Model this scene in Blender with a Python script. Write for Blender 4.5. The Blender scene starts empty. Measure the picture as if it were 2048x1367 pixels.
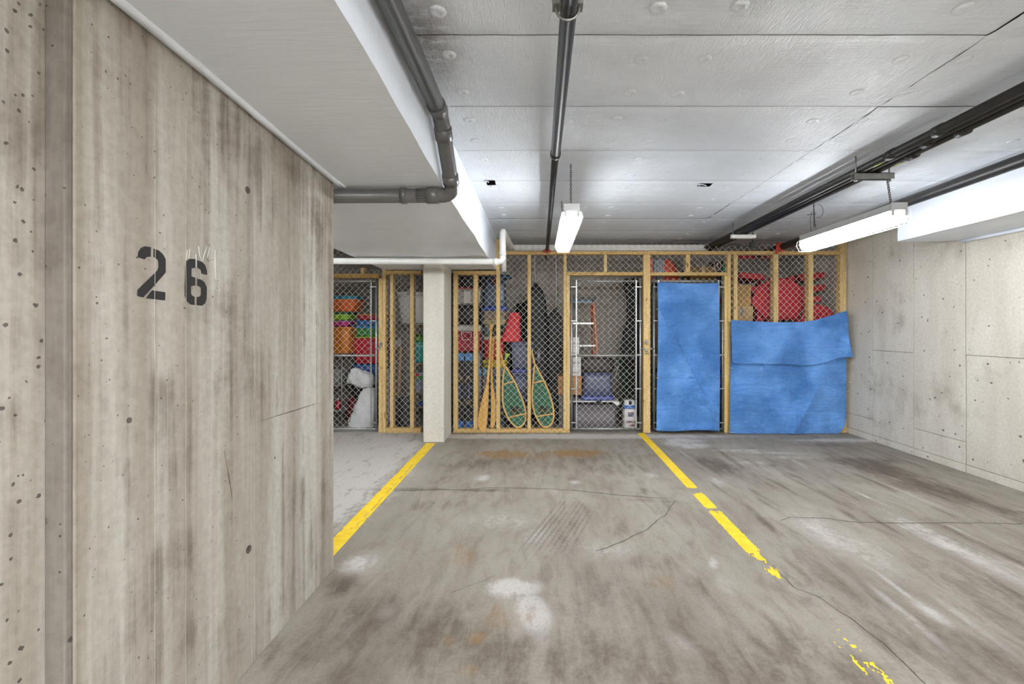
import bpy, bmesh, math, random
import numpy as np
from mathutils import Vector, noise as mnoise
rnd = random.Random(7)
PI = math.pi
SC = bpy.context.scene
COL = SC.collection

# ------------------------------------------------------------------ camera, world, exposure
F, VX, VY, H = 910.0, 1078.0, 657.0, 1.34          # focal length and vanishing point measured on the 2048 px wide photograph
D = 5.86                                           # distance of the locker fence
def X(px, d): return (px - VX) * d / F
def Z(py, d): return H + (VY - py) * d / F
def FL(px, py):                                    # a floor point
    d = F * H / (py - VY); return ((px - VX) * d / F, d)
cam = bpy.data.cameras.new('camera'); camo = bpy.data.objects.new('camera', cam); COL.objects.link(camo)
cam.sensor_width = 36; cam.lens = F / 2048 * 36
cam.shift_x = -(VX - 1024) / 2048; cam.shift_y = -(683.5 - VY) / 2048
camo.location = (0, 0, H); camo.rotation_euler = (PI / 2, 0, 0); cam.clip_start = .02
SC.camera = camo
SC.view_settings.view_transform = 'Standard'; SC.view_settings.look = 'None'
SC.view_settings.gamma = 1; SC.view_settings.use_curve_mapping = False
SC.view_settings.exposure = 1.54
LAMP, FILL = 22.0, 26.0                            # strength of the fluorescent lenses in the stalls and of the added fill lights
w = bpy.data.worlds.new('world'); SC.world = w; w.use_nodes = True
w.node_tree.nodes['Background'].inputs[0].default_value = (.5, .5, .5, 1)
w.node_tree.nodes['Background'].inputs[1].default_value = .12
try:
    SC.cycles.use_denoising = True; SC.cycles.max_bounces = 7; SC.cycles.diffuse_bounces = 4; SC.cycles.adaptive_threshold = .04
except Exception: pass

# ------------------------------------------------------------------ helpers
def lin(c):
    if isinstance(c, str):
        c = c.lstrip('#'); c = [int(c[i:i+2], 16) / 255 for i in (0, 2, 4)]
    return tuple((v / 12.92 if v <= .04045 else ((v + .055) / 1.055) ** 2.4) for v in c) + (1,)
class NT:
    def __init__(s, name):
        s.m = bpy.data.materials.new(name); s.m.use_nodes = True; s.t = s.m.node_tree
        s.b = s.t.nodes['Principled BSDF']
    def n(s, ty, **kw):
        o = s.t.nodes.new(ty)
        for k, v in kw.items(): setattr(o, k, v)
        return o
    def l(s, a, b): s.t.links.new(a, b)
    def pos(s, obj=False):
        if obj: return s.n('ShaderNodeTexCoord').outputs['Object']
        return s.n('ShaderNodeNewGeometry').outputs['Position']
    def mapped(s, v, sc):
        m = s.n('ShaderNodeMapping'); m.inputs['Scale'].default_value = sc; s.l(v, m.inputs[0]); return m.outputs[0]
    def noise(s, v, scale, detail=4, rough=.55, dist=0):
        o = s.n('ShaderNodeTexNoise'); o.inputs['Scale'].default_value = scale; o.inputs['Detail'].default_value = detail
        o.inputs['Roughness'].default_value = rough; o.inputs['Distortion'].default_value = dist
        s.l(v, o.inputs['Vector']); return o.outputs[0]
    def ramp(s, f, stops):
        o = s.n('ShaderNodeValToRGB'); e = o.color_ramp.elements
        while len(e) < len(stops): e.new(.5)
        for i, (p, c) in enumerate(stops):
            e[i].position = p; e[i].color = c if len(c) == 4 else tuple(c) + (1,)
        s.l(f, o.inputs[0]); return o.outputs[0]
    def rng(s, f, a, b, c=0, d=1):
        o = s.n('ShaderNodeMapRange'); o.interpolation_type = 'SMOOTHSTEP'
        for i, v in zip((1, 2, 3, 4), (a, b, c, d)): o.inputs[i].default_value = v
        s.l(f, o.inputs[0]); return o.outputs[0]
    def math(s, op, a, b=None):
        o = s.n('ShaderNodeMath'); o.operation = op
        for i, v in enumerate((a, b)):
            if v is None: continue
            if isinstance(v, (int, float)): o.inputs[i].default_value = v
            else: s.l(v, o.inputs[i])
        return o.outputs[0]
    def mix(s, f, a, b, mode='MIX'):
        o = s.n('ShaderNodeMix'); o.data_type = 'RGBA'; o.blend_type = mode
        for i, v in ((0, f), (6, a), (7, b)):
            if isinstance(v, (int, float)): o.inputs[i].default_value = v
            elif isinstance(v, tuple): o.inputs[i].default_value = v
            else: s.l(v, o.inputs[i])
        return o.outputs[2]
    def attr(s, name):
        o = s.n('ShaderNodeAttribute'); o.attribute_name = name; return o.outputs['Fac']
    def bump(s, h, strength, dist=.01, nrm=None):
        o = s.n('ShaderNodeBump'); o.inputs['Strength'].default_value = strength; o.inputs['Distance'].default_value = dist
        s.l(h, o.inputs['Height'])
        if nrm is not None: s.l(nrm, o.inputs['Normal'])
        return o.outputs[0]
    def done(s, col=None, rough=None, nrm=None, metal=0, spec=None):
        if col is not None:
            if isinstance(col, tuple): s.b.inputs['Base Color'].default_value = col
            else: s.l(col, s.b.inputs['Base Color'])
        if rough is not None:
            if isinstance(rough, (int, float)): s.b.inputs['Roughness'].default_value = rough
            else: s.l(rough, s.b.inputs['Roughness'])
        if nrm is not None: s.l(nrm, s.b.inputs['Normal'])
        s.b.inputs['Metallic'].default_value = metal
        if spec is not None: s.b.inputs['Specular IOR Level'].default_value = spec
        return s.m

_cache = {}
def plain(c, rough=.5, metal=0, var=.12, scale=14, bump=.0, name=None):
    k = (c, rough, metal, var, scale, bump)
    if k in _cache: return _cache[k]
    s = NT(name or 'surface_' + c.strip('#')); p = s.pos()
    a = lin(c); f = s.noise(p, scale, 5)
    lo = tuple(v * (1 - var * 1.6) for v in a[:3]); hi = tuple(min(1, v * (1 + var)) for v in a[:3])
    col = s.ramp(f, [(.3, lo), (.7, hi)])
    nrm = s.bump(s.noise(p, scale * 6, 3), bump, .01) if bump else None
    _cache[k] = s.done(col, rough, nrm, metal); return _cache[k]

def concrete(name, base, dark, light, streak=(3, 3, .35), pit=22, pitmin=.78, dirt=(.45, .75), bumpk=.25, streakw=.4, pitr=.22):
    s = NT(name); p = s.pos()
    n1 = s.noise(s.mapped(p, streak), 1.5, 9, .62, .4)
    n2 = s.noise(p, 2.2, 7, .65, .3)
    n3 = s.noise(p, 45, 5, .6)
    n4 = s.noise(s.mapped(p, streak), 5, 6, .6)
    c = s.mix(s.rng(n1, .35, .7), lin(base), lin(light))
    c = s.mix(s.math('MULTIPLY', s.rng(s.math('ADD', n2, s.math('MULTIPLY', n4, streakw)), dirt[0] + streakw * .5, dirt[1] + streakw * .5), .85), c, lin(dark))
    c = s.mix(s.math('MULTIPLY', s.rng(n3, .3, .75), .22), c, (.30, .28, .25, 1), 'MULTIPLY')
    def pits(sc, mn, mx):
        v = s.n('ShaderNodeTexVoronoi'); v.inputs['Scale'].default_value = sc
        d = s.n('ShaderNodeVectorMath'); d.operation = 'ADD'
        nn = s.n('ShaderNodeTexNoise'); nn.inputs['Scale'].default_value = sc * 1.5; s.l(p, nn.inputs['Vector'])
        sc2 = s.n('ShaderNodeVectorMath'); sc2.operation = 'SCALE'; s.l(nn.outputs[1], sc2.inputs[0]); sc2.inputs['Scale'].default_value = .45 / sc
        s.l(p, d.inputs[0]); s.l(sc2.outputs[0], d.inputs[1]); s.l(d.outputs[0], v.inputs['Vector'])
        sep = s.n('ShaderNodeSeparateColor'); s.l(v.outputs['Color'], sep.inputs[0])
        r = s.rng(sep.outputs[0], mn, 1.0, 0, mx)
        return s.rng(s.math('SUBTRACT', r, v.outputs['Distance']), 0, .05)
    pt = s.math('MAXIMUM', pits(pit, pitmin, pitr), pits(pit * 2.6, pitmin + .04, pitr))
    c = s.mix(s.math('MULTIPLY', pt, .8), c, (.035, .03, .025, 1))
    h = s.math('SUBTRACT', s.math('ADD', s.math('MULTIPLY', n3, .5), n2), s.math('MULTIPLY', pt, 1.5))
    return s.done(c, .82, s.bump(h, bumpk, .012), spec=.3)

def wood(c1, c2, name, axis=2, scale=1.0, knots=True):
    s = NT(name); p = s.pos()
    sc = [22, 22, 22]; sc[axis] = 1.6
    n = s.noise(s.mapped(p, tuple(sc)), 1.6 * scale, 6, .6, .5)
    col = s.mix(s.rng(n, .3, .72), lin(c1), lin(c2))
    if knots:
        sk = [30, 30, 30]; sk[axis] = 9
        k = s.noise(s.mapped(p, tuple(sk)), 1.0, 2, .4)
        col = s.mix(s.math('MULTIPLY', s.rng(k, .68, .76), .75), col, lin('#4f3514'))
    fine = s.noise(p, 60, 3)
    col = s.mix(s.math('MULTIPLY', s.rng(fine, .35, .7), .25), col, lin('#7a6228'))
    return s.done(col, .6, s.bump(n, .15, .004), spec=.3)

class MB:
    def __init__(s): s.v = []; s.f = []; s.sm = []
    def add(s, vs, fs, smooth=False):
        o = len(s.v); s.v += [tuple(map(float, q)) for q in vs]; s.f += [tuple(i + o for i in f) for f in fs]; s.sm += [smooth] * len(fs); return s
    def box(s, x0, x1, y0, y1, z0, z1):
        v = [(x, y, z) for x in (x0, x1) for y in (y0, y1) for z in (z0, z1)]
        return s.add(v, [(0, 1, 3, 2), (4, 6, 7, 5), (0, 4, 5, 1), (2, 3, 7, 6), (0, 2, 6, 4), (1, 5, 7, 3)])
    def tube(s, pts, r, n=8, cap=True, closed=False):
        P = [Vector(q) for q in pts]; m = len(P)
        rs = r if isinstance(r, (list, tuple)) else [r] * m
        t0 = None; vs = []; nrm = None
        for i in range(m):
            a = P[(i - 1) % m] if (closed or i) else P[0]; b = P[(i + 1) % m] if (closed or i < m - 1) else P[-1]
            t = (b - a)
            t = t.normalized() if t.length > 1e-9 else Vector((0, 0, 1))
            if nrm is None:
                up = Vector((0, 0, 1)) if abs(t.z) < .9 else Vector((1, 0, 0))
                nrm = t.cross(up).normalized()
            else:
                nrm = (nrm - t * nrm.dot(t)); nrm = nrm.normalized() if nrm.length > 1e-6 else t.orthogonal().normalized()
            bi = t.cross(nrm)
            for k in range(n):
                a_ = 2 * PI * (k + .5) / n
                vs.append(P[i] + (nrm * math.cos(a_) + bi * math.sin(a_)) * rs[i])
        fs = []
        for i in range(m if closed else m - 1):
            j = (i + 1) % m
            for k in range(n):
                k2 = (k + 1) % n; fs.append((i * n + k, i * n + k2, j * n + k2, j * n + k))
        s.add(vs, fs, True)
        if cap and not closed:
            o = len(s.v) - len(vs); s.f.append(tuple(o + k for k in range(n))[::-1]); s.f.append(tuple(o + (m - 1) * n + k for k in range(n))); s.sm += [False, False]
        return s
    def loft(s, secs, n=28, amp=0, freq=6, seed=0, smooth=True):
        """secs: (z, cx, cy, rx, ry, exponent)"""
        vs = []; m = len(secs)
        for (z, cx, cy, rx, ry, e) in secs:
            for k in range(n):
                a = 2 * PI * (k + .5) / n; c, q = math.cos(a), math.sin(a)
                x = math.copysign(abs(c) ** (2 / e), c); y = math.copysign(abs(q) ** (2 / e), q)
                p = Vector((cx + rx * x, cy + ry * y, z))
                if amp:
                    d = mnoise.noise_vector(p * freq + Vector((seed * 3.1, seed * 1.7, seed))) * amp + mnoise.noise_vector(p * freq * 2.7 + Vector((seed, 5, 1))) * amp * .45
                    p += d
                vs.append(p)
        fs = [(i * n + k, i * n + (k + 1) % n, (i + 1) * n + (k + 1) % n, (i + 1) * n + k) for i in range(m - 1) for k in range(n)]
        fs += [tuple(range(n))[::-1], tuple((m - 1) * n + k for k in range(n))]
        o = len(s.f); s.add(vs, fs, smooth); s.sm[-1] = s.sm[-2] = False
        return s
    def prism(s, outline, y0, y1):
        """outline in (x, z); extruded along y"""
        n = len(outline)
        s.add([(x, y0, z) for x, z in outline] + [(x, y1, z) for x, z in outline],
              [tuple(range(n)), tuple(range(n, 2 * n))[::-1]] + [(i, i + n, (i + 1) % n + n, (i + 1) % n) for i in range(n)])
        return s
    def grid(s, fn, nu, nv, skip=None, thick=None):
        vs = [fn(i / nu, j / nv) for j in range(nv + 1) for i in range(nu + 1)]
        fs = [(j * (nu + 1) + i, j * (nu + 1) + i + 1, (j + 1) * (nu + 1) + i + 1, (j + 1) * (nu + 1) + i)
              for j in range(nv) for i in range(nu) if not (skip and skip((i + .5) / nu, (j + .5) / nv))]
        return s.add(vs, fs, True)
    def build(s, name, mat, parent=None, bevel=0, solid=0, seg=2, **props):
        me = bpy.data.meshes.new(name)
        off = Vector((0, 0, 0)); q = parent
        while q is not None: off += q.location; q = q.parent
        if parent is None and 'loc' in props: off = Vector(props.pop('loc'))
        me.from_pydata([(v[0] - off.x, v[1] - off.y, v[2] - off.z) for v in s.v], [], s.f)
        me.polygons.foreach_set('use_smooth', s.sm)
        bm = bmesh.new(); bm.from_mesh(me)
        bmesh.ops.recalc_face_normals(bm, faces=bm.faces)
        if bevel:
            es = [e for e in bm.edges if len(e.link_faces) == 2 and e.calc_face_angle(0) > .6]
            bmesh.ops.bevel(bm, geom=es, offset=bevel, segments=seg, profile=.5, affect='EDGES', clamp_overlap=True)
        bm.to_mesh(me); bm.free()
        me.materials.append(mat); me.update()
        o = bpy.data.objects.new(name, me); COL.objects.link(o)
        if parent is not None: o.parent = parent
        else: o.location = off
        if solid:
            md = o.modifiers.new('thickness', 'SOLIDIFY'); md.thickness = solid; md.offset = 0
        for k, v in props.items(): o[k] = v
        return o
def thing(name, label, cat, loc, group=None, kind=None):
    o = bpy.data.objects.new(name, None); o.location = loc; o.empty_display_size = .05; COL.objects.link(o)
    o['label'] = label; o['category'] = cat
    if group: o['group'] = group
    if kind: o['kind'] = kind
    return o
def tag(o, label, cat, group=None, kind=None):
    o['label'] = label; o['category'] = cat
    if group: o['group'] = group
    if kind: o['kind'] = kind
    return o
def rb(x0, x1, y0, y1, z0, z1): return MB().box(x0, x1, y0, y1, z0, z1)
def sstep(a, b, x):
    t = min(1, max(0, (x - a) / (b - a))); return t * t * (3 - 2 * t)
def nz(x, y, z=0): return mnoise.noise(Vector((x, y, z)))

# ------------------------------------------------------------------ materials
M = {}
M['wall_l'] = concrete('concrete_left', '#91887c', '#64564a', '#b3aea5', (4.2, 4.2, .16), 20, .70, (.44, .78), .3, .9, .27)
M['wall_r'] = concrete('concrete_right', '#cbc4b6', '#958b7b', '#d6d0c4', (2.2, 2.2, .6), 16, .80, (.5, .85), .2)
M['wall_b'] = concrete('concrete_back', '#b3aa9f', '#92887d', '#beb6ab', (2, 2, .8), 18, .9, (.45, .8), .2)
M['column'] = concrete('concrete_column', '#c4c0b5', '#a8a294', '#cec9bf', (5, 5, .25), 24, .86, (.55, .9), .15)
M['slab'] = plain('#6d6a66', .9)
s = NT('insulation_foil'); p = s.pos()
a1 = s.noise(s.mapped(p, (1.2, 12, 1)), 6, 5, .6, .6); a2 = s.noise(s.mapped(p, (10, 2.2, 1)), 9, 4, .6, .8); a3 = s.noise(p, 2.0, 3)
hgt = s.math('ADD', s.math('MULTIPLY', a1, s.rng(a3, .35, .65)), s.math('MULTIPLY', a2, .55))
col = s.mix(s.rng(s.noise(p, 1.1, 5), .3, .7), lin('#d2d7dd'), lin('#dde1e6'))
st = s.attr('stain'); stn = s.math('MULTIPLY', st, s.rng(s.noise(s.mapped(p, (1, 2, 1)), 14, 6, .7), .2, .6))
col = s.mix(stn, col, lin('#6e5f55'))
M['foil'] = s.done(col, .27, s.bump(hgt, .75, .016), spec=.6)
s = NT('beam_wrap'); p = s.pos()
a1 = s.noise(s.mapped(p, (.9, 9, 9)), 5, 5, .6, .6); a3 = s.noise(p, 1.6, 4)
M['wrap'] = s.done(s.mix(s.rng(a3, .3, .7), lin('#dce1e8'), lin('#e3e7ed')), .42, s.bump(s.math('ADD', a1, s.math('MULTIPLY', a3, 2)), .22, .012), spec=.45)
M['stud'] = wood('#cfab66', '#e5c78c', 'lumber_upright', 2)
M['plate'] = wood('#bf9850', '#d9b574', 'lumber_level', 0)
M['galv'] = plain('#a6a7a5', .42, .7, .15, 30)
M['wire'] = plain('#cac6bf', .5, 0, .08, 20)
M['pvc'] = plain('#5a5856', .32, 0, .08, 8)
M['black_pipe'] = plain('#2c2a29', .40, .25, .15, 10)
M['white_pvc'] = plain('#dcdbd6', .35, 0, .05, 8)
M['steel'] = plain('#8e8d8a', .4, .7, .12, 20)
M['darksteel'] = plain('#3a3938', .5, .4, .15, 20)
M['redpaint'] = plain('#b8402f', .5, .1, .15, 25)
M['house'] = plain('#a9a9a6', .4, .4, .06, 10)
M['guard'] = plain('#dedede', .4, .2, .05, 10)
s = NT('lit_lens'); s.b.inputs['Base Color'].default_value = (.9, .9, .9, 1)
s.b.inputs['Emission Color'].default_value = (.93, .97, 1.01, 1); s.b.inputs['Emission Strength'].default_value = LAMP
M['lens'] = s.m
M['lens_fill'] = s.m.copy(); M['lens_fill'].node_tree.nodes['Principled BSDF'].inputs['Emission Strength'].default_value = FILL  # brighter lens for the added fill lights
def yellow():
    s = NT('yellow_paint'); p = s.pos()
    c = s.mix(s.rng(s.noise(p, 12, 6, .7), .3, .7), lin('#e0b81e'), lin('#efcf3a'))
    c = s.mix(s.math('MULTIPLY', s.rng(s.noise(p, 70, 4, .7), .55, .72), .6), c, lin('#a08a52'))
    return s.done(c, .6, s.bump(s.noise(p, 90, 3), .2, .003), spec=.3)
M['yellow'] = yellow()
M['crack'] = plain('#38332d', .95)
s = NT('floor_concrete'); p = s.pos()
big = s.noise(s.mapped(p, (1.5, .7, 1)), 1.1, 8, .65, .3); med = s.noise(s.mapped(p, (7, 2, 1)), 1.6, 8, .65, .5); fin = s.noise(p, 70, 5, .65); spk = s.noise(p, 22, 6, .7)
mixn = s.math('ADD', s.math('MULTIPLY', med, .6), s.math('MULTIPLY', spk, .4))
def amt(a, k=1.0): return s.rng(s.math('MULTIPLY', s.attr(a), s.math('ADD', s.math('MULTIPLY', s.rng(mixn, .28, .72), 1.35), .12)), .12, .80, 0, k)
c = s.mix(s.rng(big, .3, .7), lin('#837b70'), lin('#9a9388'))
c = s.mix(s.math('MULTIPLY', s.rng(med, .42, .72), .45), c, lin('#70645a'))
c = s.mix(amt('light', .85), c, lin('#c0bbb6'))
c = s.mix(s.rng(s.attr('dark'), .1, 1.0, 0, .32), c, lin('#5e5142')); c = s.mix(amt('dark', .62), c, lin('#51453a'))
c = s.mix(amt('rust', .7), c, lin('#8d6a3c'))
c = s.mix(s.math('MULTIPLY', s.rng(fin, .35, .75), .3), c, (.45, .42, .4, 1), 'MULTIPLY')
c = s.mix(s.math('MULTIPLY', s.rng(s.noise(p, 150, 2), .70, .78), .5), c, lin('#c9c5bf'))
M['floor'] = s.done(c, s.rng(med, .2, .8, .62, .85), s.bump(s.math('ADD', fin, s.math('MULTIPLY', spk, .8)), .22, .006), spec=.35)
s = NT('blue_tarp'); p = s.pos()
wv = s.n('ShaderNodeTexWave'); wv.inputs['Scale'].default_value = 45; wv.bands_direction = 'Z'; s.l(p, wv.inputs[0])
wv2 = s.n('ShaderNodeTexWave'); wv2.inputs['Scale'].default_value = 45; wv2.bands_direction = 'X'; s.l(p, wv2.inputs[0])
cr = s.noise(s.mapped(p, (2, 2, 7)), 3.5, 6, .65, 1.0); c2 = s.noise(s.mapped(p, (9, 9, 3)), 4, 6, .7, 1.5); c3 = s.noise(p, 2.4, 3)
hh = s.math('ADD', s.math('MULTIPLY', cr, 1.2), s.math('MULTIPLY', s.math('ABSOLUTE', s.math('SUBTRACT', c2, .5)), s.rng(c3, .35, .6, .5, 3.5)))
hh = s.math('ADD', hh, s.math('MULTIPLY', s.math('ADD', wv.outputs[1], wv2.outputs[1]), .05))
col = s.mix(s.rng(s.noise(p, 3, 5), .3, .7), lin('#4d88d2'), lin('#659fe6'))
M['tarp'] = s.done(col, s.rng(cr, .3, .7, .16, .32), s.bump(hh, .8, .018), spec=.75)
def cloth(c, rough=.8, b=.3): return plain(c, rough, 0, .2, 9, b)
def plastic(c, rough=.35): return plain(c, rough, 0, .06, 5)
BLACK = '#1d1c1e'

# ------------------------------------------------------------------ setting: floor, walls, ceiling, beams
x0f, x1f, y0f, y1f = -3.7, 4.05, -7.0, 7.5
nx, ny = 520, 520
ys = np.concatenate([np.linspace(y0f, 1.2, 40), np.linspace(1.2, y1f, ny - 39)[1:]]); xs = np.linspace(x0f, x1f, nx + 1)
gx, gy = np.meshgrid(xs, ys)
vs = np.stack([gx.ravel(), gy.ravel(), np.zeros(gx.size)], 1)
idx = np.arange(gx.size).reshape(gx.shape)
fs = np.stack([idx[:-1, :-1].ravel(), idx[:-1, 1:].ravel(), idx[1:, 1:].ravel(), idx[1:, :-1].ravel()], 1)
me = bpy.data.meshes.new('floor'); me.from_pydata(vs.tolist(), [], fs.tolist()); me.materials.append(M['floor'])
floor = bpy.data.objects.new('floor', me); COL.objects.link(floor)
tag(floor, 'stained grey concrete garage floor with worn patches', 'floor', kind='structure')
P = vs[:, :2]
def blob(lst):
    out = np.zeros(len(P))
    for (px, py, rx, ry, k, rot) in lst:
        cx, cy = FL(px, py); a = math.radians(rot); dx = P[:, 0] - cx; dy = P[:, 1] - cy
        u = (dx * math.cos(a) + dy * math.sin(a)) / rx; v = (-dx * math.sin(a) + dy * math.cos(a)) / ry
        out = np.maximum(out, k * np.exp(-(u * u + v * v) ** 1.2))
    return out
def W2(x, y):                                   # world point back to the px pair blob() takes
    return (VX + x * F / y, VY + F * H / y)
def wb(x, y, rx, ry, k, rot=0): return W2(x, y) + (rx, ry, k, rot)
rr = random.Random(5)
dark = [(1000, 925, 1.0, .35, .5, 0), (1180, 915, .8, .35, .5, 0), (930, 930, .5, .3, .5, 0), (1230, 935, .5, .25, .5, 0), (1400, 885, .35, .1, .5, 0), (1650, 890, .7, .1, .5, 0),
        wb(3.27, 4.35, .26, .38, 1.1, 8), wb(3.30, 3.8, .22, .45, .95, 5), wb(3.2, 4.6, .45, .16, .9), wb(3.42, 3.3, .16, .5, .6, 5), wb(1.72, 4.5, .17, .42, .95, 10), wb(1.95, 4.1, .12, .4, .5, 6), wb(2.35, 4.45, .14, .35, .5, 5), wb(2.75, 4.1, .1, .4, .4, 5), wb(3.0, 3.3, .10, .6, .4, 4),
        (820, 978, .5, .05, .6, 0), (960, 980, .3, .045, .7, 0), (1280, 1000, .9, .04, .4, -6),
        (740, 1230, .28, .22, .6, 25), (690, 1165, .12, .14, .8, 30), (640, 1290, .3, .2, .55, 20), (700, 1350, .3, .15, .5, 0), (870, 1010, .3, .15, .45, 0),
        wb(1.55, 2.35, .5, .8, .42), wb(2.3, 2.2, .4, .7, .5), wb(.6, 2.1, .6, .5, .40), wb(1.0, 2.9, .35, .5, .3), wb(0, 1.85, .8, .3, .6), wb(.9, 1.8, .8, .35, .62), wb(1.8, 1.8, .6, .4, .6), wb(-.45, 2.0, .3, .35, .6), wb(.2, 2.3, .5, .4, .4), wb(2.9, 2.3, .5, .6, .45), (1300, 1120, .3, .15, .45, 0)]
for k in range(9):                              # tyre tread marks swinging across the middle stall
    q = (k - 4) * .036; dark.append(wb(.16 + q * .94, 3.1 - q * .35, .011, .62 - abs(k - 3) * .05, .75, -20))
dark.append(wb(.16, 3.1, .16, .55, .35, -20))
for k in range(46):                             # drag streaks along the parking direction
    dark.append(wb(rr.uniform(1.5, 3.8), rr.uniform(1.8, 4.8), rr.uniform(.012, .05), rr.uniform(.15, .6), rr.uniform(.35, .7), rr.uniform(-4, 8)))
for k in range(26): dark.append(wb(rr.uniform(-.9, 1.2), rr.uniform(1.7, 4.9), rr.uniform(.03, .12), rr.uniform(.05, .25), rr.uniform(.25, .5), rr.uniform(-30, 30)))
dark = blob(dark)
light = [(1030, 1175, .14, .09, 1.3, 0), (1065, 1225, .085, .18, 1.3, 15), (1085, 1270, .05, .14, .7, 0), (965, 955, .10, .12, .6, 0), (1000, 1040, .35, .22, .45, 0), (1080, 1070, .14, .22, .5, -20), (1210, 1100, .25, .2, .45, 0),
         (770, 1225, .07, .07, .55, 0), (935, 1230, .05, .05, .5, 0), (1540, 905, .5, .07, .6, -5), (1480, 900, .4, .06, .6, 0), wb(2.55, 2.75, .16, .75, .65, 3), wb(1.9, 2.9, .22, .6, .55, 3), wb(1.85, 2.15, .05, .14, .8, 5), wb(3.0, 3.6, .04, .6, .6, 4), wb(2.1, 4.55, .3, .1, .5), wb(2.6, 4.75, .3, .1, .5),
         (1370, 885, .26, .25, 1.3, 0), (1100, 872, 2.2, .13, 1.5, 0), (700, 950, .7, 1.6, .8, 0), (720, 1130, .14, .2, .6, 0), (1750, 880, 1.0, .10, 1.2, 0), wb(1.55, 4.0, .1, .2, .5), (1300, 950, .1, .1, .5, 0)]
for k in range(40): light.append(wb(rr.uniform(1.5, 3.8), rr.uniform(1.9, 4.9), rr.uniform(.01, .035), rr.uniform(.12, .6), rr.uniform(.3, .75), rr.uniform(-4, 8)))
for k in range(14): light.append(wb(rr.uniform(-.9, 1.2), rr.uniform(1.7, 4.7), rr.uniform(.02, .08), rr.uniform(.04, .15), rr.uniform(.3, .6), rr.uniform(-30, 30)))
light = blob(light)
light = np.maximum(light, 1.1 / (1 + np.exp((P[:, 0] + 1.36) / .05)) * (P[:, 1] > 1.5))
rust = blob([(1005, 908, .33, .16, 1.3, 0), (1150, 906, .35, .16, 1.25, 0), (1080, 915, .2, .1, .6, 0), (920, 1110, .1, .2, .55, 0), (955, 1275, .06, .05, .6, 0), (895, 1280, .05, .04, .5, 0), (1010, 1230, .2, .13, .45, 0), (935, 1340, .06, .04, .6, 0), (1330, 1170, .12, .15, .4, 0), (1310, 910, .2, .1, .4, 0)])
for nme, arr in (('dark', dark), ('light', light), ('rust', rust)):
    at = me.attributes.new(nme, 'FLOAT', 'POINT'); at.data.foreach_set('value', arr.astype(np.float32))
def ribbon(pts, w, name, mat, parent, lift=.0015, seed=0, jit=.012, sub=10):
    out = []
    for (a, b) in zip(pts[:-1], pts[1:]):
        for k in range(sub):
            t = k / sub; x = a[0] + (b[0] - a[0]) * t; y = a[1] + (b[1] - a[1]) * t
            out.append((x + jit * nz(x * 9, y * 9, seed), y + jit * nz(x * 9, y * 9, seed + 9)))
    out.append(pts[-1]); mb = MB(); vv = []; ff = []
    for i, (x, y) in enumerate(out):
        a = out[max(0, i - 1)]; b = out[min(len(out) - 1, i + 1)]
        tx, ty = b[0] - a[0], b[1] - a[1]; L = math.hypot(tx, ty) or 1; ww = w * (.55 + .9 * abs(nz(x * 15, y * 15, seed + 3)))
        vv += [(x - ty / L * ww, y + tx / L * ww, lift), (x + ty / L * ww, y - tx / L * ww, lift)]
        if i: ff.append((2 * i - 2, 2 * i - 1, 2 * i + 1, 2 * i))
    return mb.add(vv, ff).build(name, mat, parent)
for i, (pts, w_) in enumerate([
    ([(790, 981), (870, 979), (935, 979), (970, 975), (1100, 977), (1165, 982), (1240, 990), (1335, 997)], .004),
    ([(1560, 1040), (1580, 1034), (1650, 1036), (1700, 1043), (1800, 1046), (1960, 1045), (2046, 1047)], .0035),
    ([(1545, 1130), (1590, 1175), (1640, 1195), (1700, 1235), (1760, 1282), (1800, 1315), (1850, 1366)], .0018),
    ([(1190, 1103), (1240, 1085), (1290, 1060), (1330, 1030), (1350, 1000)], .003),
    ([(1300, 1370), (1330, 1366)], .001),
    ([(900, 1185), (960, 1165), (990, 1150)], .0015)]):
    ribbon([FL(*q) for q in pts], w_, 'crack', M['crack'], floor, seed=i)

# painted lines: thin worn coats of paint
def paint_line(xc, wd, y0, y1, keep, label):
    cw, cl = .006, .010; nxx = int(wd / cw); nyy = int((y1 - y0) / cl); mb = MB(); vid = {}; vv = []; ff = []
    def vtx(i, j):
        if (i, j) not in vid:
            y = y0 + j * cl; vid[(i, j)] = len(vv); vv.append((xc(y) - wd / 2 + i * cw, y, .001))
        return vid[(i, j)]
    for j in range(nyy):
        for i in range(nxx):
            u = (i + .5) / nxx; y = y0 + (j + .5) * cl; x = xc(y) + (u - .5) * wd
            if keep(u, x, y): ff.append((vtx(i, j), vtx(i + 1, j), vtx(i + 1, j + 1), vtx(i, j + 1)))
    o = mb.add(vv, ff).build('parking_line', M['yellow'], None); tag(o, label, 'floor marking', kind='structure'); return o
def edge(u, x, y, k=.10): return min(u, 1 - u) > k * (.35 + .8 * abs(nz(x * 30, y * 14, 2)) + .3 * nz(x * 90, y * 60, 4))
def keepL(u, x, y):
    return edge(u, x, y) and abs(u - .70 - .05 * nz(0, y * 6, 3)) > .018 + .012 * nz(1, y * 11, 5) and nz(x * 45, y * 30, 8) < .62
ll = paint_line(lambda y: -1.262, .125, 2.3, 5.33, keepL, 'solid yellow line from the concrete column towards the numbered wall')
ribbon([(-1.239, 2.3), (-1.236, 3.2), (-1.243, 4.2), (-1.238, 5.2)], .0022, 'crack', M['crack'], floor, lift=.0005, seed=31)
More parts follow.
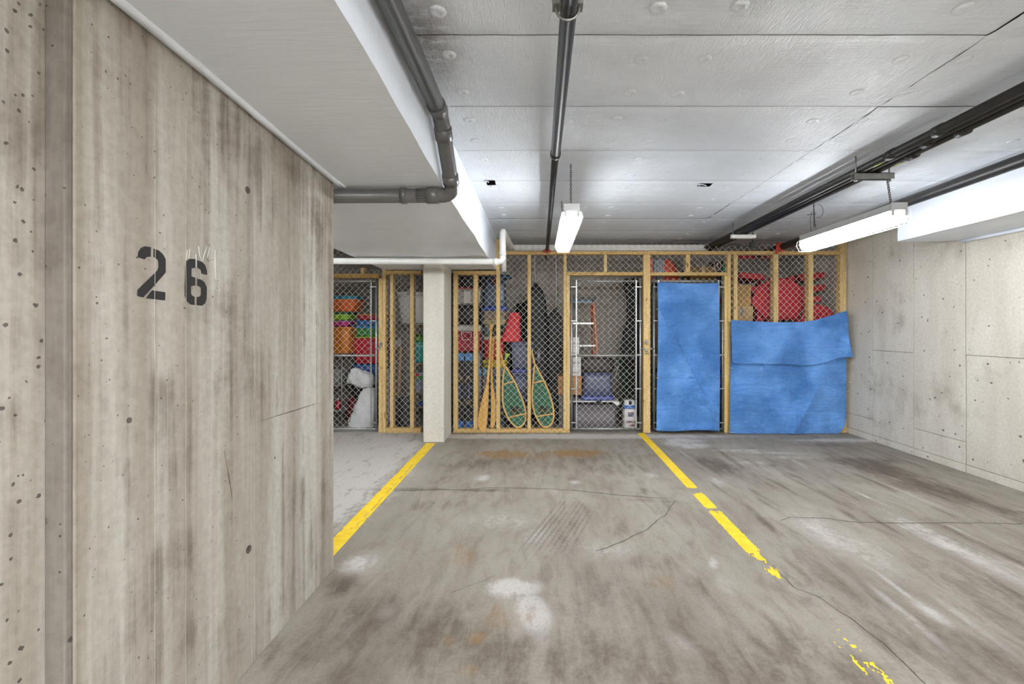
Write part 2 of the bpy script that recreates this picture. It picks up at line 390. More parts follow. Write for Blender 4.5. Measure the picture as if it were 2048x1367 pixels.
def wear(y):                                  # how much of the right line is left, along its length
    pts = [(1.6, .40), (1.75, .42), (1.9, .36), (1.99, .28), (2.08, .10), (2.22, .05), (2.33, .18), (2.42, .33), (2.52, .38), (2.62, .36), (2.70, .56), (2.78, .95), (3.25, .98), (3.33, .80), (3.37, .15), (3.41, .6), (3.48, .95), (3.66, .92), (3.73, .25), (3.81, .2), (3.86, .9), (4.0, 1.2), (5.86, 1.25)]
    for (a, ka), (b, kb) in zip(pts[:-1], pts[1:]):
        if a <= y <= b: return ka + (kb - ka) * (y - a) / (b - a)
    return pts[-1][1]
def keepR(u, x, y):
    n = .5 + .75 * (nz(x * 22, y * 9, 5) * .5 + nz(x * 60, y * 30, 6) * .35 + nz(x * 130, y * 70, 1) * .25)
    k = .10 + max(0, .9 - wear(y)) * .3
    return n < wear(y) and edge(u, x, y, k)
paint_line(lambda y: 1.29 + .018 * sstep(3, 5.8, y) + .02 * sstep(2.4, 1.6, y), .105, 1.6, 5.84, keepR, 'worn yellow line with gaps running from the gate post to the front')

# left numbered wall: core plus form panels
XW = -1.144
wl = tag(rb(XW - .26, XW - .02, 1.12, 2.54, 0, 2.235).build('wall_left', M['wall_l'], None, bevel=.004), 'rough concrete wall end stencilled 26', 'wall', kind='structure')
def dl(px): return F * -XW / (VX - px)
for (a, b, o) in ((1.12, dl(508) - .004, .0), (dl(508) + .003, 2.54, -.002)):
    rb(XW - .0199, XW + o, a, b, .0, 2.235).build('panel', M['wall_l'], wl, bevel=.004)
for px in (309, 371):                          # fins left between form boards
    d = dl(px); mb = MB(); vv = []; ff = []
    for k in range(40):
        z = .01 + k * 2.15 / 39; y = d + .004 * nz(0, z * 4, px); ww = .0009 + .0007 * nz(2, z * 6, px)
        vv += [(XW + .0004, y - ww, z), (XW + .0026, y, z), (XW + .0004, y + ww, z)]
        if k: ff += [(3 * k - 3, 3 * k - 2, 3 * k + 1, 3 * k), (3 * k - 2, 3 * k - 1, 3 * k + 2, 3 * k + 1)]
    mb.add(vv, ff).build('form_fin', M['wall_l'], wl)
rb(-1.196, XW - .002, 1.100, 1.1195, 0, 2.235).build('shaded_return', concrete('concrete_shaded', '#6f675f', '#544b43', '#7d766e', (5, 5, .3), 22, .8), wl, bevel=.004, label='wall return with its shade put into the colour')  # camera-facing return of the wall, its shade painted in as darker concrete
tag(rb(-1.46, -1.197, -1.6, 1.1195, 0, 2.5).build('wall_left_recess', M['wall_l'], None, bevel=.006), 'concrete wall face set back at the left edge', 'wall', kind='structure')
def onwall(px, py, lift=.0012):
    d = dl(px); return (XW + lift, d, Z(py, d))
def dig(pts): return [onwall(240 + x * .13166, 460 + y * .13166) for x, y in pts]
M['ink'] = plain('#211e1d', .8, 0, .15, 40, .1, 'stencil_black')
two = [[(465, 258), (370, 243), (310, 268), (270, 330), (262, 410), (370, 445), (390, 412), (430, 402), (462, 405)],
       [(503, 278), (590, 310), (650, 370), (690, 440), (690, 640), (640, 700), (480, 880), (345, 1022), (258, 1000), (258, 910), (340, 825), (490, 680), (560, 610), (578, 560), (575, 490), (560, 445), (500, 405)],
       [(480, 912), (685, 942), (680, 1068), (385, 1032)]]
six = [[(1145, 440), (1060, 432), (1010, 465), (985, 540), (983, 700), (975, 870), (978, 1000), (1010, 1080), (1060, 1125), (1128, 1138), (1130, 1012), (1090, 992), (1075, 960), (1075, 850), (1140, 840), (1140, 722), (1082, 700), (1082, 580), (1143, 570)],
       [(1168, 455), (1240, 480), (1290, 530), (1318, 620), (1320, 682), (1230, 660), (1222, 600), (1168, 570)],
       [(1165, 735), (1230, 750), (1280, 790), (1315, 870), (1312, 1040), (1290, 1110), (1240, 1146), (1158, 1138), (1158, 1018), (1205, 1005), (1222, 980), (1222, 880), (1200, 855), (1165, 842)]]
for strokes in (two, six):
    mb = MB()
    for st_ in strokes: mb.add(dig(st_), [tuple(range(len(st_)))])
    mb.build('stencilled_digit', M['ink'], wl, label='black stencilled digit %s' % ('2' if strokes is two else '6'))
mb = MB()
for st_ in ([(1015, 300), (1003, 450)], [(1055, 285), (1040, 430)], [(1185, 245), (1200, 360), (1218, 425)], [(1318, 245), (1275, 360), (1250, 465)], [(1360, 260), (1325, 400), (1335, 470), (1420, 440)], [(1437, 300), (1440, 520), (1450, 750)], [(1150, 370), (1150, 560)]):
    mb.tube(dig(st_), .0011, 4)
mb.build('chalk_scratch', M['white_pvc'], wl, label='thin white scratched lettering')
# dark scrapes and form tie holes
for (a, b, w_) in (((515, 843), (637, 805), .0022), ((448, 900), (465, 1000), .003)):
    MB().tube([onwall(*a, .0001), onwall((a[0] + b[0]) / 2, (a[1] + b[1]) / 2, .0002), onwall(*b, .0001)], [w_ * .2, w_, w_ * .2], 4).build('scrape', plain('#6d6153', .85, 0, .3, 60), wl)
for (px, py, r) in ((495, 380, .014), (497, 1098, .016), (258, 840, .008)):
    q = onwall(px, py); mb = MB(); vv = [(XW + .001, q[1], q[2])]
    mb.tube([(XW - .001 , q[1], q[2]), (XW + .0015, q[1], q[2])], [r, r], 12)
    mb.build('tie_hole', plain('#4d463f', .95, 0, .5, 60), wl, label='dark form tie hole')

# right wall with form panels
XR = 3.975
wr = tag(rb(XR + .022, XR + .25, -6.9, 7.45, 0, 2.58).build('wall_right', M['wall_r'], None), 'pale concrete side wall with form joints', 'wall', kind='structure')
jy = [7.45, 6.45, 5.423, 4.829, 4.2405, 3.63, 3.02, 2.41, 1.2, 0, -1.2, -2.4, -6.9]
for i in range(len(jy) - 1):
    a, b = jy[i + 1] + .0035, jy[i] - .0035
    cuts = [0, .075] + ({1: [.26], 2: [1.085], 3: [.285], 4: [1.095], 5: [1.095]}.get(i, [1.09])) + [2.58]
    for z0, z1 in zip(cuts[:-1], cuts[1:]):
        o = rnd.uniform(0, .004)
        rb(XR + o, XR + .0215, a, b, z0 + (.002 if z0 else 0), z1 - .002).build('panel', M['wall_r'], wr, bevel=.002, seg=1)
tag(rb(-3.75, 4.2, 7.36, 7.55, 0, 2.58).build('wall_back', M['wall_b'], None), 'dim grey brown concrete wall behind the lockers', 'wall', kind='structure')
tag(rb(-3.75, -3.55, -6.9, 7.36, 0, 2.58).build('wall_side', M['wall_l'], None), 'concrete wall beyond the far stall', 'wall', kind='structure')
tag(rb(-3.75, 4.2, -7.1, -6.9, 0, 2.58).build('wall_front', M['wall_l'], None), 'concrete wall behind the viewer', 'wall', kind='structure')
# column
cb = MB(); cb.box(-1.364, -1.117, 5.35, 5.80, 0, 2.10)
tag(cb.build('column', M['column'], None, bevel=.012), 'square pale concrete column at the head of the left line', 'column', kind='structure')

# ceiling: slab above, insulation boards below, each with its washers
ZC = 2.52
ceil = tag(rb(-3.75, 4.2, -7.1, 7.55, 2.585, 2.75).build('ceiling', M['slab'], None), 'garage ceiling lined with white foil faced boards', 'ceiling', kind='structure')
holes = [(-.394, 3.67, .036, .045), (1.357, 3.75, .055, .042)]
pins = [-.38, .45, .72, 1.58, 1.85, 2.70, 2.98]
seamy = [-7.0, -5.0, -3.0, -1.8, -.6, .0, .61, 1.22, 1.84, 2.43, 3.03, 3.65, 4.30, 4.91, 5.52, 6.13, 6.74, 7.36]
washer = None
for bx0, bx1 in ((-3.55, -1.9), (-.64, 1.8085), (1.8105, 3.974)):
    for ya, yb in zip(seamy[:-1], seamy[1:]):
        if yb - ya > 1 or bx0 < -3:
            rb(bx0, bx1, ya + .003, yb - .003, ZC, ZC + .03).build('insulation_board', M['foil'], ceil); continue
        nu = int((bx1 - bx0) / .036); nv = 16; pr = [q for q in pins if bx0 < q < bx1]
        ry = [ya + (yb - ya) * .25, ya + (yb - ya) * .75]
        zoff = rnd.uniform(-.002, .003)
        jit = {(a, b): (rnd.uniform(-.02, .02), rnd.uniform(-.02, .02)) for a in pr for b in ry}
        def fn(u, v, bx0=bx0, bx1=bx1, ya=ya, yb=yb):
            x = bx0 + (bx1 - bx0) * u; y = ya + .0009 + (yb - ya - .0018) * v; z = ZC + zoff
            e = min(v, 1 - v) * (yb - ya); z += .006 * math.exp(-e / .012)
            z -= .004 * nz(x * 1.7, y * 2.3, 3) + .0016 * nz(x * 9, y * 14, 5)
            for a in pr:
                for b in ry:
                    j = jit[(a, b)]; r2 = (x - a - j[0]) ** 2 + (y - b - j[1]) ** 2
                    if r2 < .04: z += .007 * math.exp(-r2 / .0022) - .003 * math.exp(-(math.sqrt(r2) - .075) ** 2 / .0008)
            return (x, y, z)
        def skip(u, v, bx0=bx0, bx1=bx1, ya=ya, yb=yb):
            x = bx0 + (bx1 - bx0) * u; y = ya + (yb - ya) * v
            return any(abs(x - hx) < hw and abs(y - hy) < hh for hx, hy, hw, hh in holes)
        bd = MB().grid(fn, nu, nv, skip).build('insulation_board', M['foil'], ceil)
        at = bd.data.attributes.new('stain', 'FLOAT', 'POINT')
        co = np.zeros(len(bd.data.vertices) * 3); bd.data.vertices.foreach_get('co', co); co = co.reshape(-1, 3)
        sv = np.exp(-(((co[:, 0] + .47) / .13) ** 2 + ((co[:, 1] - 1.85) / .32) ** 2)) * .75
        at.data.foreach_set('value', sv.astype(np.float32))
        for a in pr:
            for b in ry:
                j = jit[(a, b)]; q = (a + j[0], b + j[1], ZC + .0035)
                if any(abs(q[0] - hx) < .1 and abs(q[1] - hy) < .1 for hx, hy, _, _ in holes): continue
                if washer is None:
                    mb = MB(); mb.loft([(-.003, 0, 0, .004, .004, 2), (-.0035, 0, 0, .010, .010, 2), (-.006, 0, 0, .0125, .0125, 2), (-.003, 0, 0, .030, .030, 2), (.002, 0, 0, .034, .034, 2), (.004, 0, 0, .034, .034, 2)], 16)
                    washer = mb.build('fastener', M['foil'], bd); washer.location = q
                else:
                    o = washer.copy(); COL.objects.link(o); o.parent = bd; o.location = q
# torn flaps hanging by the two cut-outs
for hx, hy, hw, hh in holes:
    MB().grid(lambda u, v: (hx - hw + 2 * hw * u * .6 - .01, hy - hh - .03 * v, ZC - .004 - .02 * v + .006 * math.sin(u * 4)), 6, 4).build('torn_flap', M['foil'], ceil, solid=.002)

def wrapped_beam(name, label, xa, xb, bot, top, ya, yb, ends=True, seed=0):
    """soffit whose bottom follows bot(y), wrapped in wrinkled white sheet"""
    mb = MB(); n = int((yb - ya) / .05)
    def side(xx, sg):
        def fn(u, v):
            y = ya + (yb - ya) * u; zb = bot(y) ; z = zb + (top - zb) * v
            return (xx + sg * (.012 * nz(y * 1.7, z * 2.5, seed + sg) + .004 * nz(y * 9, z * 9, seed)) * (1 if .01 < v < .99 else .6), y, z + (.006 * nz(y * 3, 1, seed) if v == 0 else 0))
        return fn
    mb.grid(side(xb, 1), n, 10); mb.grid(side(xa, -1), n, 10)
    def under(u, v):
        y = ya + (yb - ya) * u; x = xa + (xb - xa) * v
        if v == 1: return side(xb, 1)(u, 0)
        if v == 0: return side(xa, -1)(u, 0)
        return (x, y, bot(y) - .010 * nz(x * 2.2, y * 1.6, seed) - .003 * nz(x * 8, y * 8, seed) + .006 * (1 - math.sin(PI * v)))
    mb.grid(under, n, 22)
    o = mb.build(name, M['wrap'], None); tag(o, label, 'beam', kind='structure')
    for y in (ya, yb):
        rb(xa, xb, y - .004, y + .004, bot(y) + .004, top).build('end_sheet', M['wrap'], o, bevel=.002, seg=1)
    return o
def beam_bot(y):
    pts = [(-7, 2.225), (.8, 2.225), (1.3, 2.215), (2.0, 2.18), (2.58, 2.15), (4.5, 2.112), (5.7, 2.095), (7.4, 2.095)]
    for (a, ka), (b, kb) in zip(pts[:-1], pts[1:]):
        if a <= y <= b: return ka + (kb - ka) * (y - a) / (b - a)
    return 2.095
wrapped_beam('beam', 'broad white wrapped beam over the numbered wall and column', -1.98, -.548, beam_bot, 2.53, -6.8, 7.34, seed=3)
wrapped_beam('beam', 'narrow white wrapped beam along the pale side wall', 3.394, 3.972, lambda y: 2.165, 2.53, -6.8, 4.30, seed=11)
MB().tube([(-1.12, 1.0 + k * .1, beam_bot(1.0 + k * .1) + .004 + .006 * nz(k * .7, 3)) for k in range(17)], .018, 8).build('trim_1', M['wrap'], None)
tag(bpy.data.objects['trim_1'], 'folded white sheet edge along the top of the numbered wall', 'trim', kind='structure')
MB().tube([(3.955, -1 + k * .25, 2.155 + .006 * nz(k * .7, 8)) for k in range(22)], .016, 8).build('trim_2', M['wrap'], None)
tag(bpy.data.objects['trim_2'], 'folded white sheet edge where the narrow beam meets the wall', 'trim', kind='structure')

# ------------------------------------------------------------------ light fixtures
def chain(mb, top, bot, link=.022, r=.0022):
    t = Vector(top); b = Vector(bot); L = (b - t).length; n = max(2, int(L / (link * .72))); dirv = (b - t) / n
    for k in range(n):
        c = t + dirv * (k + .5); ring = []
        for a in range(8):
            an = 2 * PI * a / 8; off = math.cos(an) * link * .30; up = math.sin(an) * link * .52
            ring.append(c + Vector((off if k % 2 else 0, 0 if k % 2 else off, up)))
        mb.tube(ring, r, 4, closed=True)
def fixture(x, ya, yb, zt, label, guard=True, lens='lens', chains=((.12, .0),), ctop=ZC, cdx=0):
    t = thing('fluorescent_light', label, 'light', (x, (ya + yb) / 2, zt - .15), 'hanging fluorescent lights')
    mb = MB(); mb.prism([(x - .052, zt), (x + .052, zt), (x + .052, zt - .040), (x + .070, zt - .0530), (x - .070, zt - .0530), (x - .052, zt - .040)], ya, yb)
    mb.build('housing', M['house'], t, bevel=.003, seg=1)
    for y in (ya, yb):
        e = MB(); e.prism([(x - .054, zt + .004), (x + .054, zt + .004), (x + .054, zt - .085), (x + .036, zt - .085), (x + .036, zt - .045), (x - .036, zt - .045), (x - .036, zt - .085), (x - .054, zt - .085)], y - .006, y + .006)
        e.build('end_bracket', M['house'], t)
    ln = MB(); prof = [(-.064, -.0535), (-.063, -.082), (-.046, -.122), (-.022, -.132), (.022, -.132), (.046, -.122), (.063, -.082), (.064, -.0535)]
    ln.prism([(x + a, zt + b) for a, b in prof], ya + .015, yb - .015); ln.build('diffuser', M[lens], t)
    if guard:
        g = MB(); gp = [(-.066, -.05), (-.078, -.092), (-.052, -.146), (.052, -.146), (.078, -.092), (.066, -.05)]
        ny_ = 26
        for k in range(ny_ + 1):
            y = ya - .01 + (yb - ya + .02) * k / ny_
            g.tube([(x + a, y, zt + b) for a, b in gp], .0015, 4)
        for a, b in gp[1:5] + [(0, -.146), (.065, -.119), (-.065, -.119)]: g.tube([(x + a, ya - .01, zt + b), (x + a, yb + .01, zt + b)], .0015, 4)
        g.build('wire_guard', M['guard'], t, kind='stuff')
    for (o, dx) in chains:
        c = MB(); y = ya + o if o >= 0 else yb + o
        c.tube([(x, y, zt + .018), (x + .01, y, zt + .004), (x - .01, y, zt - .002)], .002, 4)
        chain(c, (x + dx, y, ctop if o >= 0 else ZC), (x, y, zt + .012)); c.build('hanging_chain', M['darksteel'], t)
    return t
f1 = fixture(.227, 3.15, 4.25, 2.20, 'fluorescent light on chains beside the middle black pipe', chains=((.10, 0), (-.06, -.02)))
f2 = fixture(2.437, 3.08, 4.16, 2.19, 'fluorescent light with wire guard near the pale side wall', chains=((.07, -.03),), ctop=2.40)
c = MB(); yy = 3.98
c.tube([(2.40, yy, ZC), (2.405, yy, 2.36)], .004, 5); chain(c, (2.405, yy, 2.37), (2.41, yy, 2.23))
c.tube([(2.41 + .045 * math.cos(a) + .03, yy, 2.37 + .06 * math.sin(a)) for a in np.linspace(2.6, -1.9, 14)], .0018, 4)
c.tube([(2.385, yy, 2.36), (2.372, yy, 2.30), (2.378, yy, 2.19)], .0018, 4)
c.tube([(2.345, yy, 2.335), (2.425, yy, 2.345)], .003, 4); c.build('hanging_chain', M['darksteel'], f2)
fixture(-2.55, 3.2, 4.3, 2.20, 'fluorescent light over the hidden far stall', chains=((.1, 0), (-.1, 0)))
fixture(.36, -1.0, .1, 2.515, 'fluorescent light fixed to the ceiling above the viewer near the numbered wall', chains=())
for (fx, fy, lab) in ((.6, -1.6, 'added wide fill light behind the viewer near the numbered wall'), (2.45, -1.6, 'added wide fill light behind the viewer near the side wall'),
                      (1.5, -2.9, 'added wide fill light in the second row behind the viewer, middle'), (2.5, -3.6, 'added wide fill light in the third row behind the viewer by the side wall'),
                      (-1.9, -3.0, 'added wide fill light behind the viewer on the far stall side'), (.4, -4.4, 'added wide fill light far behind the viewer, third row middle'), (2.2, -5.6, 'added wide fill light deepest in the aisle')):
    t = fixture(fx, fy - .55, fy + .55, 2.20 if fx < 0 else 2.515, lab, guard=False, lens='lens_fill', chains=()); t.rotation_euler.z = PI / 2; t.scale = (2.0, 1.5, 1)  # unseen wide fixtures added behind the viewer to brighten the stalls
# ------------------------------------------------------------------ pipes
def bend(pts, r, k=7):
    """round the corners of a polyline"""
    P_ = [Vector(q) for q in pts]; out = [P_[0]]
    for a, b, c_ in zip(P_[:-2], P_[1:-1], P_[2:]):
        u = (a - b).normalized(); v = (c_ - b).normalized(); s0 = b + u * r; s1 = b + v * r
        for i in range(k + 1):
            t = i / k; out.append(s0 * (1 - t) ** 2 + b * 2 * t * (1 - t) + s1 * t * t)
    return out + [P_[-1]]
# grey drain pipe along the beam, dropping under it
t = thing('drain_pipe', 'grey plastic drain pipe bending under the broad beam', 'pipe', (-.5, 2.0, 2.41))
xp = -.492
p_a, p_b, p_c, p_d = (xp, -1.2, 2.421), (xp, 2.27, 2.412), (xp - .002, 2.615, 2.105), (-2.4, 2.615, 2.095)
MB().tube([p_a, p_b], .040, 20).build('straight_run', M['pvc'], t)
MB().tube(bend([(xp, 2.2, 2.412), p_b, p_c, (-.7, 2.615, 2.104)], .07, 8), .0405, 20).build('elbow', M['pvc'], t)
MB().tube([(-.6, 2.615, 2.104), p_d], .040, 20).build('cross_run', M['pvc'], t)
dv = (Vector(p_c) - Vector(p_b)).normalized()
for c0, c1 in (((xp, 2.17, 2.412), (xp, 2.24, 2.412)), (Vector(p_b) + dv * .07, Vector(p_b) + dv * .13), (Vector(p_c) - dv * .13, Vector(p_c) - dv * .075), ((-.575, 2.615, 2.104), (-.645, 2.615, 2.104)), ((-.76, 2.615, 2.103), (-.79, 2.615, 2.103))):
    MB().tube([c0, c1], .0455, 20).build('coupling', M['pvc'], t)
# white pipe under the beam
t = thing('water_pipe', 'white pipe crossing under the broad beam and turning up to the ceiling', 'pipe', (-1.2, 4.85, 2.05))
xw = X(1005.5, 4.85); zw = Z(523, 4.85)
MB().tube(bend([(-3.4, 4.85, zw + .01), (xw, 4.85, zw), (xw, 4.85, Z(461, 4.85)), (xw + .03, 5.84, 2.40), (xw + .03, 6.4, 2.40)], .05, 7), .033, 18).build('run', M['white_pvc'], t)
for c0, c1 in (((xw - .10, 4.85, zw), (xw - .055, 4.85, zw)), ((xw, 4.85, zw + .06), (xw, 4.85, zw + .10))):
    MB().tube([c0, c1], .038, 18).build('coupling', M['white_pvc'], t)
MB().tube([(X(1008, 5.835), 5.835, 2.34), (X(1008, 5.835), 5.835, 2.07)], .03, 14).build('drop', M['white_pvc'], t)
# middle sprinkler pipe
t = thing('sprinkler_pipe', 'black sprinkler pipe running from overhead to the fence middle', 'pipe', (.1, 3, 2.34))
MB().tube([(.090, -1.2, 2.350), (.095, 2.62, 2.345)], .027, 18).build('near_run', M['black_pipe'], t)
MB().tube([(.095, 2.62, 2.345), (.104, 5.80, 2.342), (.104, 6.6, 2.342)], .021, 18).build('far_run', M['black_pipe'], t)
MB().tube([(.095, 2.60, 2.345), (.095, 2.64, 2.345)], .031, 18).build('coupling', M['black_pipe'], t)
MB().tube([(.104, 5.80, 2.342), (.104, 5.845, 2.342)], .034, 14).tube([(.055, 5.825, 2.335), (.153, 5.825, 2.335)], .014, 8).build('flange', M['redpaint'], t, label='red flange at the fence')
hg = MB(); yh = 1.44
hg.tube([(.0905 + .036 * math.cos(a), yh - .03 * math.sin(a) * .0 , 2.352 + .036 * math.sin(a)) for a in np.linspace(.35, -PI - .35, 16)], .0045, 6)
for sx in (-1, 1): hg.box(.0905 + sx * .036 - .012, .0905 + sx * .036 + .012, yh - .02, yh + .02, 2.355, 2.385)
hg.box(.0905 - .05, .0905 + .05, yh - .018, yh + .018, 2.385, 2.393); hg.tube([(.0905, yh, 2.39), (.0905, yh, ZC)], .006, 8)
hg.build('hanger', M['steel'], t)
# three conduits on struts
for i, (dx, lab) in enumerate(((-.062, 'inner'), (0, 'middle'), (.066, 'outer'))):
    x_ = 2.262 + dx; z_ = 2.455
    t = thing('conduit', '%s black conduit of the three on the metal struts' % lab, 'pipe', (x_, 3, z_), 'conduits on struts')
    MB().tube([(x_ - .008, -1.2, z_ - .008), (x_, 5.9, z_ - .012 - .03), (x_, 6.5, z_ - .045)], (.026, .020, .022)[i], 12).build('tube', M['black_pipe'], t)
    for y_ in ((2.50, 2.84) if i != 1 else (2.65,)):
        zz = z_ - .042 * (y_ + 3) / 8.9
        MB().tube([(x_, y_ - .03, zz), (x_, y_ + .03, zz)], .032, 12).build('coupling', M['black_pipe'], t)
    if i != 1:
        zz = z_ - .042 * 5.9 / 8.9
        MB().tube([(x_, 2.92, zz), (x_, 3.0, zz)], (.027, 0, .0235)[i], 12).build('tape_band', plain('#8b9440', .5), t, label='yellow green tape band')
for (y_, hw, mat, lab) in ((3.11, .135, M['steel'], 'grey steel strut holding conduits and a light chain'), (5.08, .135, M['white_pvc'], 'pale steel strut holding conduits near the fence')):
    zt = 2.455 - .042 * (y_ + 3) / 8.9 - .0265
    t = thing('strut_hanger', lab, 'hanger', (2.27, y_, zt - .04), 'conduit strut hangers')
    mb = MB(); mb.box(2.28 - hw, 2.28 + hw, y_ - .02, y_ + .02, zt - .004, zt); mb.box(2.28 - hw, 2.28 + hw, y_ - .02, y_ - .017, zt - .041, zt); mb.box(2.28 - hw, 2.28 + hw, y_ + .017, y_ + .02, zt - .041, zt)
    mb.build('channel', mat, t)
    for sx in (-1, 1):
        xx = 2.28 + sx * (hw - .02)
        MB().tube([(xx, y_, zt - .055), (xx, y_, ZC)], .005, 8).build('rod', M['steel'], t)
        MB().tube([(xx, y_, zt - .052), (xx, y_, zt - .042)], .011, 6).build('nut', M['steel'], t)
# lone pipe at the right with red valve
t = thing('sprinkler_pipe', 'lone thick black pipe beside the narrow beam ending at a red fitting', 'pipe', (3.1, 3, 2.4))
MB().tube([(3.11, -1.2, 2.434), (3.112, 2.9, 2.425), (3.105, 5.80, 2.385), (3.105, 6.6, 2.385)], .043, 18).build('run', M['black_pipe'], t)
MB().tube([(3.105, 5.79, 2.385), (3.105, 5.85, 2.385)], .056, 14).tube([(3.05, 5.82, 2.44), (3.045, 5.82, 2.30)], .017, 8).build('red_fitting', M['redpaint'], t)
MB().tube([(3.13, 5.15, 2.44), (3.13, 5.15, ZC)], .004, 6).tube([(3.13 + .05 * math.cos(a), 5.15, 2.395 + .052 * math.sin(a)) for a in np.linspace(0, 2 * PI, 15)[:-1]], .004, 5, closed=True).build('ring_hanger', M['steel'], t)
# small junction box and loose cable near the fence top
t = thing('junction_box', 'small black junction box with looped cable under the ceiling', 'box', (2.62, 5.6, 2.36))
rb(2.60, 2.66, 5.58, 5.63, 2.335, 2.405).build('body', M['darksteel'], t, bevel=.004)
MB().tube([(2.63, 5.605, 2.405), (2.63, 5.605, ZC)], .006, 6).build('stem', M['darksteel'], t)
MB().tube(bend([(2.30, 5.70, 2.36), (2.42, 5.66, 2.40), (2.52, 5.62, 2.36), (2.60, 5.60, 2.36)], .04, 5), .006, 6).tube([(2.64 + .04 * math.cos(a), 5.58, 2.335 + .035 * math.sin(a)) for a in np.linspace(.4, -PI - .4, 12)], .006, 6).build('cable', M['darksteel'], t)

# ------------------------------------------------------------------ locker fence
def linkmesh(mb, x0, x1, z0, z1, y, pw=.079, ph=.082, r=.0026):
    n = max(1, round((x1 - x0) / (pw / 2))); hx = (x1 - x0) / n; m = max(1, round((z1 - z0) / (ph / 2))); hz = (z1 - z0) / m
    for k in range(n):
        pts = []
        for j in range(m + 1):
            side = (j + k) % 2
            pts.append((x0 + hx * (k + (side if True else 0)), y + (.003 if (j % 2) else -.003), z0 + hz * j))
        mb.tube(pts, r, 4, cap=False)
    return mb
YM = D - .028                                 # mesh hangs just in front of the timber
YF, YB = D, D + .089
fl = thing('locker_fence', 'timber and chain link locker front left of the column', 'fence', (-1.8, D, 0))
fr = thing('locker_fence', 'timber and chain link locker front between column and side wall', 'fence', (1.4, D, 0))
def lumber(px0, px1, py0, py1, name, par, mat, yb=YB, yf=YF):
    x0, x1 = X(px0, D), X(px1, D); z1, z0 = Z(py0, D), Z(py1, D)
    return rb(x0, x1, yf, yb, max(z0, 0), z1).build(name, M[mat], par, bevel=.003, seg=1)
S, PL = 'stud', 'plate'
# left section
lumber(660, 757, 547, 555, 'header', fl, PL); lumber(721, 728, 535, 546.5, 'cripple_stud', fl, S)
lumber(757, 764, 555.5, 866, 'jack_stud', fl, S); lumber(764.3, 771, 530, 866, 'stud', fl, S); 
lumber(771.5, 842, 540.5, 548, 'header', fl, PL); lumber(771.5, 842, 855.5, 866, 'bottom_plate', fl, PL)
lumber(780, 786.6, 548.3, 855.2, 'stud', fl, S); lumber(820, 827.5, 548.3, 855.2, 'stud', fl, S)
lumber(560, 659.5, 547, 866, 'boarding', fl, S, yf=YF + .02)
m = MB(); linkmesh(m, X(758, D), X(842, D), .01, Z(536, D), YM); m.build('chain_link', M['wire'], fl, kind='stuff')
m = MB(); linkmesh(m, X(560, D), X(757, D), Z(552, D), Z(538, D), YM); linkmesh(m, X(560, D), X(768, D) - .5, Z(538, D), 2.45, YM); m.build('chain_link', M['wire'], fl, kind='stuff')
# right section
lumber(906.5, 914.6, 549.3, 857, 'stud', fr, S); lumber(947, 955, 549.3, 857, 'stud', fr, S); lumber(906.5, 992, 541.5, 549, 'header', fr, PL)
lumber(992.3, 999.6, 478, 857, 'stud', fr, S); lumber(906.5, 1139.5, 857.3, 866, 'bottom_plate', fr, PL)
lumber(1000, 1694, 501.5, 508.5, 'top_plate', fr, PL); lumber(1055, 1061.6, 508.8, 857, 'stud', fr, S)
lumber(1127, 1133, 508.8, 857, 'stud', fr, S); lumber(1133.3, 1139.5, 550.5, 857, 'jack_stud', fr, S)
lumber(1133.3, 1286.5, 543.5, 550.2, 'header', fr, PL); lumber(1207.5, 1214, 508.8, 543.2, 'cripple_stud', fr, S)
lumber(1287, 1300.8, 508.8, 866, 'post', fr, S)
lumber(1301.2, 1455, 544, 550.5, 'header', fr, PL); lumber(1372, 1380.5, 508.8, 543.7, 'cripple_stud', fr, S)
lumber(1449, 1455, 550.8, 866, 'jack_stud', fr, S); lumber(1455.3, 1461.8, 508.8, 866, 'stud', fr, S)
lumber(1468, 1475.5, 508.8, 857, 'stud', fr, S); lumber(1547.7, 1557, 508.8, 857, 'stud', fr, S); lumber(1617, 1627, 508.8, 857, 'stud', fr, S)
lumber(1680, 1693, 508.8, 857, 'stud', fr, S); lumber(1462.2, 1694, 857.3, 866, 'bottom_plate', fr, PL)
lumber(1680, 1694, 470, 501.2, 'blocking', fr, S)
ZT = 2.425
for bx in ((906.5, 1139.5, .012, None), (1139.5, 1300.8, 2.03, ZT), (1287, 1300.8, .012, 2.03), (1300.8, 1455.5, 2.03, ZT), (1455.5, 1693, .012, ZT)):
    m = MB()
    if bx[3] is None:
        linkmesh(m, X(906.5, D), X(992, D), .012, Z(543, D), YM); linkmesh(m, X(992, D), X(1139.5, D), .012, ZT, YM)
    else: linkmesh(m, X(bx[0], D), X(bx[1], D), bx[2], bx[3], YM)
    m.build('chain_link', M['wire'], fr, kind='stuff')
tag(rb(X(1001, 6.0), X(1412, 6.0), 6.0, 6.03, Z(500.5, 6.0), Z(489.5, 6.0)).build('trim_3', M['white_pvc'], None), 'white strip behind the top plate of the locker fence', 'trim', kind='structure')
